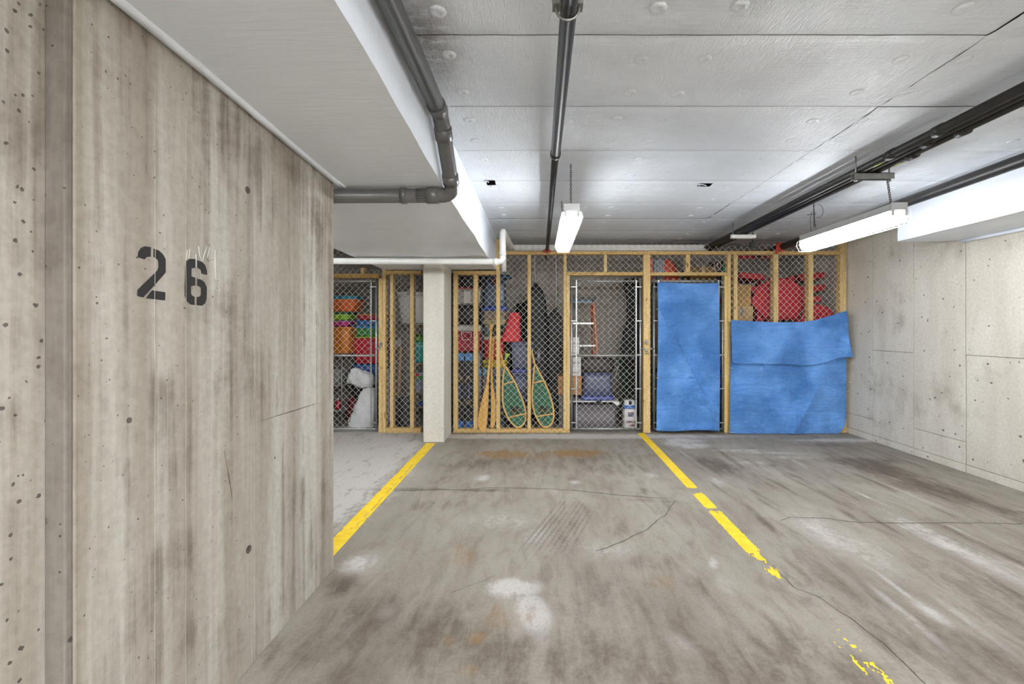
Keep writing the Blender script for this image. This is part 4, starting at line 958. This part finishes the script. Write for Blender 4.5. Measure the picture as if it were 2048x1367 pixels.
# paddles
WP = wood('#cf9a45', '#dfb264', 'varnished_paddle', 2, .7, False)
def paddle(label, path, prof, dy0, dy1, th):
    """path: centre px (top to bottom); prof: half width in px at the same stations"""
    t = None; secs = []
    y_top, y_bot = dy1, dy0; n = len(path)
    pts = []
    for (px, py), hw in zip(path, prof):
        k = (py - path[0][1]) / (path[-1][1] - path[0][1]); d = y_top + (y_bot - y_top) * k
        pts.append((Z(py, d), X(px, d), d, hw * d / F, k))
    dens = []
    for a, b in zip(pts[:-1], pts[1:]):
        for q in range(5): f = q / 5; dens.append([a[i] + (b[i] - a[i]) * f for i in range(5)])
    dens.append(list(pts[-1]))
    t = thing('paddle', label, 'paddle', (pts[-1][1], pts[-1][2], max(0, pts[-1][0])), 'wooden canoe paddles')
    def seg(lo, hi):
        sec = [(q[0], q[1], q[2], max(q[3], .002), th(q[3]), 2.2) for q in dens if lo <= q[4] <= hi][::-1]
        return MB().loft(sec, 16)
    kb = (path[4][1] - path[0][1]) / (path[-1][1] - path[0][1])
    kg = (path[2][1] - path[0][1]) / (path[-1][1] - path[0][1])
    seg(-.01, kg + .001).build('grip', WP, t); seg(kg - .001, kb + .001).build('shaft', WP, t); seg(kb - .001, 1.01).build('blade', WP, t)
    return t
thk = lambda hw: min(max(hw, .003), .017) if hw < .03 else .008
paddle('left paddle with its wide blade overlapping the bottom plate', [(983, 648), (983, 651), (982, 660), (979.5, 719), (975, 768), (970, 800), (966, 830), (964.5, 848), (965, 857), (965.5, 862.5)], [5, 5, 2.6, 2.3, 2.8, 7, 9.6, 9.5, 7.5, 4], D - .012, D + .16, lambda hw: min(max(hw, .003), .015) if hw < .03 else .007)
paddle('right paddle standing on the bottom plate behind the other', [(987, 673), (987, 675), (986.3, 684), (983, 740), (983.5, 768), (986.5, 795), (988, 815), (986.5, 838), (984.5, 851), (983.5, 854.5)], [3.6, 3.6, 2.4, 2.3, 2.8, 5, 6, 5.6, 4.6, 3.6], D + .03, D + .17, thk)
# snowshoes
WF = wood('#d5a04c', '#e3bb70', 'bent_ash', 2, .7, False)
MG = NT('green_decking'); p = MG.pos(True); v = MG.n('ShaderNodeTexVoronoi'); v.inputs['Scale'].default_value = 55; MG.l(p, v.inputs['Vector'])
gd = MG.mix(MG.rng(v.outputs['Distance'], .25, .6), lin('#153f29'), lin('#2b6646')); MG = MG.done(gd, .6, MG.bump(v.outputs['Distance'], .4, .01))
def smooth_closed(P_, k=4):
    n = len(P_); out = []
    for i in range(n):
        p0, p1, p2, p3 = P_[i - 1], P_[i], P_[(i + 1) % n], P_[(i + 2) % n]
        for q in range(k):
            t = q / k; out.append(tuple(.5 * ((2 * p1[a]) + (-p0[a] + p2[a]) * t + (2 * p0[a] - 5 * p1[a] + 4 * p2[a] - p3[a]) * t * t + (-p0[a] + 3 * p1[a] - 3 * p2[a] + p3[a]) * t ** 3) for a in range(2)))
    return out
def snowshoe(label, tail, loop, bars, bind):
    d0 = D + .045
    def W(px, py): d = d0 + .05 * (857 - py) / 150; return Vector((X(px, d), d, Z(py, d)))
    lp = smooth_closed(loop); c = W(sum(q[0] for q in loop) / len(loop), 856)
    t = thing('snowshoe', label, 'snowshoe', (c.x, d0, .065), 'pair of wooden snowshoes')
    MB().tube([W(*q) for q in lp], .0115, 8, closed=True).build('frame', WF, t)
    MB().tube([W(*q) for q in tail], [.011, .011, .014, .014], 8).build('tail', WF, t)
    for a, b in bars: MB().tube([W(*a), (W(*a) + W(*b)) / 2 + Vector((0, -.004, .004)), W(*b)], .0105, 8).build('crossbar', WF, t)
    cen = (sum(q[0] for q in lp) / len(lp), sum(q[1] for q in lp) / len(lp))
    vs_ = [W(*q) + Vector((0, .002, 0)) for q in lp] + [W(cen[0] + (q[0] - cen[0]) * .5, cen[1] + (q[1] - cen[1]) * .5) + Vector((0, .002, 0)) for q in lp] + [W(*cen) + Vector((0, .002, 0))]; n = len(lp)
    fs_ = [(i, (i + 1) % n, n + (i + 1) % n, n + i) for i in range(n)] + [(n + i, n + (i + 1) % n, 2 * n) for i in range(n)]
    MB().add(vs_, fs_).build('decking', MG, t, solid=.004, label='green decking')
    for (a, b) in bind: MB().tube([W(*a) + Vector((0, -.012, 0)), (W(*a) + W(*b)) / 2 + Vector((.01, -.03, .01)), W(*b) + Vector((0, -.012, 0))], .007, 6).build('binding_strap', cloth('#6f6038'), t)
    b0 = W(*bind[0][0]); b1 = W(*bind[-1][1]); 
    MB().loft([(min(b0.z, b1.z) - .02, (b0.x + b1.x) / 2, d0 - .002, .05, .008, 3), (max(b0.z, b1.z) + .02, (b0.x + b1.x) / 2, d0 + .004, .055, .008, 3)], 16, .006, 20, 3).build('toe_pad', cloth('#2b2a22'), t)
snowshoe('left snowshoe with green decking beside the paddles', [(1000.5, 702), (1003, 713), (1006.5, 727), (1010, 735)],
         [(1010, 734), (1019, 746), (1029, 763), (1038, 783), (1046, 803), (1051, 822), (1051, 838), (1046, 849), (1037, 854), (1028, 850), (1018, 838), (1010, 822), (1005.5, 803), (1005, 780), (1006, 757)],
         [((1006, 769), (1027.5, 762.5)), ((1017, 835), (1051, 827))], [((1022, 819), (1026, 830)), ((1027, 823), (1031, 815)), ((1033, 826), (1039, 815)), ((1039, 826), (1038, 815))])
snowshoe('right snowshoe with green decking beside the doubled stud', [(1063.5, 699), (1065, 710), (1068, 722), (1069.5, 730)],
         [(1069.5, 729), (1077, 742), (1087, 760), (1096, 780), (1103, 800), (1107, 820), (1107, 836), (1102, 848), (1092, 854), (1083, 850), (1075, 838), (1068, 822), (1064.5, 803), (1064.5, 780), (1066.5, 755)],
         [((1065, 766), (1088, 761)), ((1072.5, 833), (1107, 827))], [((1077, 815), (1081, 828)), ((1081, 826), (1088, 818)), ((1088, 818), (1094, 827)), ((1094, 827), (1096, 815))])
# totes and bags
tub('lower grey blue tote on the floor behind the left snowshoe', 1024, 1066, 737.5, 0, 6.20, .32, '#4c546e', .10, lid=.05, lidc='#46549a', floor=True, cat='tote', name='storage_tote', group='grey blue totes')
tub('upper grey blue tote stacked behind the left snowshoe', 1021, 1067, 683.5, 737.2, 6.20, .32, '#5a6178', .10, cat='tote', name='storage_tote', lid=.02, group='grey blue totes')
sack('red_stuff_sack', 'bright red stuff sack slumped on the upper grey tote', 'bag', [(624.5, 1019, 1038), (628, 1016, 1040), (645, 1012.5, 1040), (662, 1008, 1040), (674, 1002, 1041), (683, 1001, 1042)], 6.21, '#d22a34', 4, .012, 8, 5, rough=.6, ydep=.13)
sack('lime_glove', 'small lime green glove on the yellow tool crate', 'glove', [(706, 1010, 1019), (709, 1008.5, 1021), (713, 1009, 1017), (719.3, 1009, 1012)], dE - .05, '#97bf3c', 2.4, .008, 14, 3, rough=.7, depth=.4)
sack('black_duffel', 'black duffel mass behind the red stuff sack', 'bag', [(603, 1045, 1062), (607, 1032, 1070), (625, 1024, 1076), (660, 1020, 1080), (760, 1018, 1084), (830, 1020, 1084)], 6.9, '#131214', 3, .03, 5, 7, floor=True, depth=.5)
tb = sack('garment_bag', 'tallest black garment bag with a pointed top hung by a cord', 'bag', [(562, 1069, 1073), (568, 1064, 1079), (582, 1057, 1087), (605, 1050, 1093), (640, 1048, 1097), (700, 1047, 1099), (780, 1049, 1100), (833, 1052, 1098)], 6.58, '#171619', 2.8, .02, 4, 2, floor=True, depth=.45, group='black garment bags', rough=.6)
MB().tube([(X(1070, 6.66), 6.70, 2.5), (X(1069, 6.66), 6.71, 2.2), (X(1071, 6.66), 6.70, Z(562, 6.6))], .0035, 5).build('cord', M['white_pvc'], tb)
tb = sack('garment_bag', 'shorter black garment bag hung by a white cord near the stepladder', 'bag', [(614, 1109, 1113), (622, 1102, 1119), (634, 1098, 1124), (660, 1096, 1130), (720, 1095, 1133), (790, 1096, 1133), (842, 1098, 1130)], 6.42, '#151417', 2.8, .02, 4, 9, floor=True, depth=.4, group='black garment bags', rough=.6)
MB().tube([(X(1112, 6.5), 6.55, 2.5), (X(1113, 6.5), 6.55, Z(580, 6.5)), (X(1111, 6.5), 6.55, Z(614, 6.45))], .0035, 5).build('cord', M['white_pvc'], tb)
MB().loft([(Z(722, 6.4), X(1077, 6.4), 6.44, .018, .01, 2), (Z(712, 6.4), X(1077, 6.4), 6.43, .02, .01, 2), (Z(702, 6.4), X(1078, 6.4), 6.44, .012, .01, 2)], 12).build('tag', plastic('#8d8b90', .4), [o for o in COL.objects if o.get('label', '').startswith('tallest black')][0])

# ---- stepladder locker
dG = 6.55
t = thing('stepladder', 'orange stepladder with aluminium steps and dark top cap', 'ladder', (X(1165, dG), dG + .2, 0))
OR = plain('#c8693a', .45, 0, .08, 10); AL = plain('#c9c7c2', .35, .5, .08, 20)
zt = Z(599, dG); xl0, xr0 = X(1142, dG), X(1189, dG); xl1, xr1 = X(1131, dG), X(1203, dG)
def railpt(k, side): return ((xl0 if side < 0 else xr0) + ((xl1 - xl0) if side < 0 else (xr1 - xr0)) * k, dG + .16 * (1 - k) , zt * (1 - k))
for sd in (-1, 1):
    a, b = railpt(.02, sd), railpt(1, sd); q = MB()
    q.add([(p_[0] + dx, p_[1] + dy, max(p_[2], .002)) for p_ in (a, b) for dx, dy in ((-.015, -.035), (.015, -.035), (.015, .035), (-.015, .035))], [(0, 1, 2, 3), (4, 7, 6, 5), (0, 4, 5, 1), (1, 5, 6, 2), (2, 6, 7, 3), (3, 7, 4, 0)])
    q.build('side_rail', OR, t, bevel=.003)
    a = ((xl0 + .02) if sd < 0 else (xr0 - .02), dG + .22, zt * .97); b = ((xl1 + .03) if sd < 0 else (xr1 - .03), dG + .62, .002)
    MB().tube([a, b], .016, 8).build('rear_leg', OR, t)
for k in (.185, .37, .56, .75):
    l_, r_ = railpt(k, -1), railpt(k, 1); z = zt * (1 - k)
    rb(l_[0] + .016, r_[0] - .016, l_[1] - .04, l_[1] + .04, z - .028, z).build('step', AL, t, bevel=.003)
z = zt * (1 - .185) - .03; l_, r_ = railpt(.2, -1), railpt(.2, 1); ym = l_[1] - .03
for sd, p_ in ((1, l_), (-1, r_)):
    MB().tube([(p_[0] + sd * .10, ym, z), (p_[0] + sd * .01, ym, z - .13)], .010, 6).build('brace', AL, t)
rb(xl0 - .025, xr0 + .025, dG + .09, dG + .30, zt - .012, zt + .035).build('top_cap', plastic('#232a30', .45), t, bevel=.008)
rb(xl0 + .0, xr0 - .02, dG + .085, dG + .0905, zt - .035, zt - .010).build('cap_front', plain('#6d8ba8', .45, 0, .3, 60), t)
# white drawers, carton, bench
dH = 6.10
c1 = carton('brown cardboard box behind the doubled stud and gate tube', 1116, 1163, 752, 789.5, dH, .34, '#a97c4b')
t = carton('tall white box under the brown box at the left gate tube', 1118, 1146, 789.8, 0, dH + .02, .3, '#75716c', floor=True, tape=False)
def boxes(label, px0, px1, pyt, pyb, rows, d, dep):
    t = thing('document_box', label, 'box', (X((px0 + px1) / 2, d), d + dep / 2, Z(pyb, d)), 'white document boxes')
    z0, z1 = Z(pyb, d) + .001, Z(pyt, d); h = (z1 - z0) / rows
    for k in range(rows):
        rb(X(px0, d), X(px1, d), d + .004, d + dep, z0 + k * h + .001, z0 + (k + 1) * h - .0015).build('body', plain('#cfccc6', .55, 0, .12, 16), t, bevel=.004)
        rb(X(px0, d) + .02, X(px1, d) - .02, d, d + .005, z0 + k * h + h * .25, z0 + k * h + h * .45).build('label_strip', plain('#a6a29d', .6), t)
    return t
boxes('lower pair of white boxes on the brown cardboard box', 1138, 1162, 713, 751.6, 2, dH + .02, .26)
boxes('upper white box by the left gate tube under the ladder step', 1139, 1158.5, 674, 712.7, 2, dH + .04, .24)
t = thing('deck_box', 'grey storage bench with white top edge and black latch', 'bench', (X(1192, 6.08), 6.28, 0))
d = 6.08; xa, xb, zt_ = X(1147, d), X(1235, d), Z(802, d)
MB().loft([(.004, (xa + xb) / 2, d + .2, (xb - xa) / 2 - .012, .19, 14), (.03, (xa + xb) / 2, d + .2, (xb - xa) / 2 - .006, .197, 14), (zt_ - .05, (xa + xb) / 2, d + .2, (xb - xa) / 2, .2, 14)], 40).build('body', plastic('#5d575b', .5), t)
MB().prism([(xa - .005, zt_ - .012), (xa - .005, zt_ + .002), (xb - .08, zt_ + .002), (xb + .018, zt_ - .006), (xb + .03, zt_ - .045), (xb - .01, zt_ - .055), (xb - .07, zt_ - .012)], d - .006, d + .40).build('lid', plastic('#d8d6d3', .4), t, bevel=.003)
mb = MB(); xc = X(1197, d); mb.box(xc - .03, xc + .03, d - .022, d - .005, zt_ - .03, zt_ + .008); mb.tube([(xc - .035, d - .02, zt_), (xc + .035, d - .02, zt_)], .014, 8); mb.build('latch', plastic(BLACK), t)
rb(xb - .03, xb - .006, d - .004, d + .3, .03, zt_ - .06).build('corner_strip', plastic(BLACK), t)
zz = zt_ + .004
tub('blue grey tote turned upside down on the grey bench', 1163, 1228, 745, pyof(zz, 6.14), 6.14, .3, '#3f4663', .10, lid=.06, lidc='#3d4a8c', invert=True, cat='tote', name='storage_tote')
sack('dark_cushion', 'dark brown cushion on the overturned tote behind the middle rail', 'cushion', [(716, 1166, 1222), (720, 1160, 1230), (735, 1159, 1231), (744.5, 1164, 1228)], 6.16, '#2e2524', 3, .015, 9, 11, depth=.35)
# artificial tree
t = thing('artificial_tree', 'bundled dark green artificial tree behind the bench', 'tree', (X(1248, 6.5), 6.6, 0))
MB().tube([(X(1248, 6.6), 6.6, .002), (X(1246, 6.6), 6.6, .95)], .016, 8).build('trunk', plain('#3b2d22'), t)
nd = MB(); r2 = random.Random(4)
for k in range(150):
    z = r2.uniform(.12, .98); a = r2.uniform(0, 2 * PI); L = r2.uniform(.06, .19); c0 = Vector((X(1247, 6.6), 6.6, z)); e_ = c0 + Vector((math.cos(a) * L, math.sin(a) * L, r2.uniform(-.02, .12)))
    for q in range(12):
        f = q / 12; b_ = c0.lerp(e_, f); dr = Vector((r2.uniform(-1, 1), r2.uniform(-1, 1), r2.uniform(-.4, 1))).normalized() * .04
        sd = dr.cross(Vector((r2.random(), r2.random(), r2.random()))).normalized() * .0035
        nd.add([b_ - sd, b_ + sd, b_ + dr], [(0, 1, 2)])
nd.build('needles', plain('#2e5a41', .7, 0, .35, 20), t, kind='stuff')
MB().tube([(X(1212, 6.4), 6.4, Z(716, 6.4)), (X(1222, 6.4), 6.38, Z(720, 6.4)), (X(1229, 6.4), 6.40, Z(716, 6.4))], .005, 5).tube([(X(1239, 6.4), 6.42, Z(728, 6.4)), (X(1232, 6.4), 6.40, Z(748, 6.4)), (X(1228, 6.4), 6.40, Z(758, 6.4))], .004, 5).build('light_wire', M['white_pvc'], t)
g_ = sack('garment_bag', 'long black bag hanging behind the right tube of the uncovered gate', 'bag', [(556, 1250, 1275), (562, 1246, 1282), (590, 1253, 1284), (640, 1254, 1284), (660, 1249, 1285), (690, 1243, 1286), (712, 1240, 1286), (780, 1246, 1286), (835, 1248, 1286)], 6.95, '#141315', 3, .015, 5, 21, floor=True, depth=.3, group='black garment bags', rough=.6)
# white jug with blue band
t = thing('plastic_jug', 'white plastic jug with a blue band on the floor by the gate', 'jug', (X(1262, 6.0), 6.08, 0))
d = 6.0; cx_ = X(1261.5, d); cy_ = d + .09; hw = (X(1275, d) - X(1249, d)) / 2
zA, zB, zC_ = Z(800.5, d), Z(810, d), Z(817, d)
MB().loft([(.003, cx_, cy_, hw * .93, .075, 4), (.02, cx_, cy_, hw, .085, 4), (zC_ - .02, cx_, cy_, hw, .085, 4), (zC_, cx_, cy_, hw * .96, .08, 4), (zB, cx_, cy_, hw * .9, .07, 3.5), (zA - .006, cx_, cy_, hw * .78, .06, 3), (zA, cx_, cy_, hw * .6, .045, 3)], 32).build('body', plastic('#d5d3d2', .35), t)
MB().loft([(zC_ - .004, cx_, cy_, hw * 1.0, .0865, 4), (zC_ + .004, cx_, cy_, hw * 1.0, .0865, 4), (zB - .008, cx_, cy_, hw * .96, .08, 3.6), (zB - .004, cx_, cy_, hw * .92, .075, 3.5)], 32).build('blue_band', plastic('#2f66a8', .4), t)
MB().loft([(Z(809, d), X(1261, d), d + .012, .016, .006, 2), (Z(805, d), X(1261, d), d + .008, .021, .008, 2), (Z(801.5, d), X(1261, d), d + .02, .014, .006, 2)], 14).build('handle_hole', plastic(BLACK), t)
lb2 = MB()
for (a, b, c0, c1) in ((1256, 1268, 824, 833), (1252, 1272, 841, 846), (1258, 1270, 848, 853)): lb2.box(X(a, d), X(b, d), d + .0028, d + .006, Z(c1, d), Z(c0, d))
lb2.build('label', plain('#8c6f76', .5, 0, .5, 120), t, label='faded printed label')
rb(X(1259, d), X(1266, d), d + .0022, d + .0032, Z(831.5, d), Z(827, d)).build('label_print', plain('#3f5f8c', .5), t)
# ---- locker behind the narrow tarp: shelf seen through the transom
dJ = 6.22; zs = Z(562, dJ)
shelf_unit('tall shelving hidden behind the narrow tarp', 1300, 1458, [zs, .75], dJ, .6, '#3c3a38', wood_c='#6f5a42')
for (a, b, c0, lab, col_) in ((1301, 1306.5, 516, 'narrow orange board standing by the gate post', '#cf5a3a'),):
    t = thing('orange_board', lab, 'board', (X(1304, dJ), dJ, zs)); rb(X(a, dJ), X(b, dJ), dJ + .01, dJ + .5, zs + .001, Z(c0, dJ)).build('panel', plain(col_, .5), t, bevel=.003)
t = thing('grey_case', 'ribbed grey plastic case on the shelf above the narrow tarp', 'case', (X(1318, dJ), dJ + .1, zs))
rb(X(1307.5, dJ), X(1331, dJ), dJ + .02, dJ + .3, zs + .001, Z(516.5, dJ)).build('body', plastic('#7c8088', .5), t, bevel=.01)
for k in range(4): rb(X(1310 + k * 5.5, dJ), X(1312.5 + k * 5.5, dJ), dJ + .012, dJ + .021, zs + .03, Z(519, dJ)).build('rib', plastic('#8d9199', .5), t)
lv_ = sack('life_vest', 'orange life vest with collar heaped on the shelf', 'vest', [(516, 1333, 1343), (521, 1330, 1346), (526, 1326, 1352), (535, 1321, 1358), (548, 1319, 1361), (561.5, 1319, 1362)], dJ + .0, '#d2492a', 2.8, .02, 9, 6, rough=.5, depth=.6)
MB().tube([(X(1336, dJ), dJ + .0, Z(530, dJ)), (X(1341, dJ), dJ - .01, Z(536, dJ)), (X(1345, dJ), dJ + .0, Z(548, dJ)), (X(1350, dJ), dJ + .01, Z(536, dJ))], .014, 8).build('collar', cloth('#e0663a', .5), lv_)
carton('brown cardboard box on the shelf above the narrow tarp', 1381, 1432, 533, 561.6, dJ + .03, .35, '#87683b')
t = thing('brown_sack', 'dark brown box marked with a white ringed letter', 'box', (X(1436, dJ), dJ + .1, zs))
rb(X(1432.5, dJ), X(1449, dJ), dJ + .03, dJ + .3, zs + .001, Z(520, dJ)).build('body', plain('#4f2f2a', .6), t, bevel=.004)
cq = (X(1436.5, dJ), Z(530, dJ)); k_ = dJ / F
t.name = 'marked_box'
MB().tube([(cq[0] + 7.2 * k_ * math.cos(a) * .95, dJ + .026, cq[1] + 10 * k_ * math.sin(a)) for a in np.linspace(0, 2 * PI, 25)[:-1]], .0028, 5, closed=True).build('ring_mark', M['white_pvc'], t)
MB().tube([(cq[0], dJ + .026, cq[1] + 6 * k_), (cq[0] - .5 * k_, dJ + .026, cq[1] - 2 * k_), (cq[0] + .5 * k_, dJ + .026, cq[1] - 4.5 * k_), (cq[0] + 2.5 * k_, dJ + .026, cq[1] - 4 * k_)], .005, 5).tube([(cq[0] - 2 * k_, dJ + .026, cq[1] + 2.5 * k_), (cq[0] + 2 * k_, dJ + .026, cq[1] + 3 * k_)], .004, 5).build('letter_mark', M['white_pvc'], t, label='white letter t')
t = thing('green_bottle', 'small green bottle on the shelf by the tarp stud', 'bottle', (X(1447, dJ), dJ - .01, zs))
MB().loft([(zs + .001, X(1446.5, dJ), dJ - .005, .028, .028, 2), (zs + .12, X(1446.5, dJ), dJ - .005, .03, .03, 2), (zs + .16, X(1446.5, dJ), dJ - .005, .02, .02, 2), (Z(527, dJ), X(1446.5, dJ), dJ - .005, .014, .014, 2)], 18).build('body', plastic('#1f7a52', .2), t)

# ---- right hand locker: red garden chairs and cartons
dK = 6.13; zd = 1.18
shelf_unit('low wide shelving hidden behind the wide tarp', 1470, 1670, [zd, .5], D + .11, .85, '#4a4846', wood_c='#6f5a42')
RED = plain('#b5202c', .45, 0, .08, 6)
def chair(label, px, base, d, s=1.0, back=True, w=.36, arms=(1, 1), lx=.26):
    x = X(px, d); t = thing('garden_chair', label, 'chair', (x, d, base), 'red garden chairs')
    hb = .84 * s
    if back:
        out = [(x - .20 * s, base + .30)]
        for a in np.linspace(PI, 0, 17): out.append((x + w * math.cos(a), base + hb - w * .92 + w * .92 * math.sin(a)))
        out.append((x + .20 * s, base + .30))
        MB().prism(out, d - .03, d).build('backrest', RED, t, bevel=.008)
    rb(x - .27, x + .27, d + .005, d + .48, base + .28, base + .31).build('seat', RED, t, bevel=.01)
    for sg, on in ((-1, arms[0]), (1, arms[1])):
        if on: 
            mb = MB(); mb.prism([(x + sg * .24, base + .49), (x + sg * .24, base + .575), (x + sg * .58, base + .605), (x + sg * .58, base + .525)], d + .01, d + .55); mb.build('armrest', RED, t, bevel=.012)
        rb(x + sg * lx - .028, x + sg * lx + .028, d + .4, d + .47, base + .001, base + .55).build('leg', RED, t, bevel=.006)
        rb(x + sg * lx - .028, x + sg * lx + .028, d + .01, d + .08, base + .001, base + .55).build('leg', RED, t, bevel=.006)
    return t
chair('red garden chair with a broad round back at the bottom of the stack', 1558, zd + .0, dK, 1.0, True, .375)
c_ = chair('middle red garden chair in the stack showing its arms', 1566, zd + .155, dK + .035, 1.0, False, lx=.195)
c_ = chair('top red garden chair in the stack showing its flat arms', 1566, zd + .33, dK + .07, 1.0, False, lx=.13)
ds = D + .13; xs_ = X(1636, ds); t = thing('saucer_sled', 'round red disc standing in front of the red chairs at the right', 'sled', (xs_, ds, 1.181))
rs_ = (Z(608, ds) - 1.182) / 2; mb = MB()
mb.prism([(xs_ + .225 * math.cos(a), 1.182 + rs_ + rs_ * math.sin(a)) for a in np.linspace(0, 2 * PI, 41)[:-1]], ds, ds + .025); mb.build('disc', RED, t, bevel=.008)
MB().tube([(xs_ + .215 * math.cos(a), ds, 1.182 + rs_ + (rs_ - .012) * math.sin(a)) for a in np.linspace(0, 2 * PI, 41)[:-1]], .011, 6, closed=True).build('rim', RED, t)
t = thing('red_bar', 'thin red bar under the top plate above the cartons', 'bar', (X(1512, 6.5), 6.5, Z(514, 6.5)))
rb(X(1478, 6.5), X(1547, 6.5), 6.5, 6.54, Z(517, 6.5), Z(510.5, 6.5)).build('bar', RED, t, bevel=.006)
for px in (1485, 1540): MB().tube([(X(px, 6.5), 6.52, Z(511, 6.5)), (X(px, 6.5), 6.52, 2.515)], .003, 5).build('hanger_wire', M['steel'], t)
carton('lower cardboard box with blue print beside the red chairs', 1472, 1506, 612, pyof(zd + .001, dK - .1), dK - .1, .3, '#b08f5f', tape=False, group=None)
t = carton('upper cardboard box leaning on the printed box', 1476, 1502, 569.5, 611.6, dK - .08, .26, '#a98345', tape=False)
lowb = [o for o in COL.objects if o.get('label', '').startswith('lower cardboard box with')][0]
mb = MB(); dq = dK - .106
for k, (w0, w1) in enumerate(((0, 4), (.5, 3), (0, 2), (0, 3.5), (1, 4), (0, 3), (0, 4))): 
    mb.box(X(1482 + w0, dq), X(1482 + w1 + 1.2, dq), dq - .001, dq, Z(630 - k * 2.2, dq), Z(628.6 - k * 2.2, dq))
mb.build('blue_print', plain('#3a78b8', .6), lowb, label='blue vertical print')
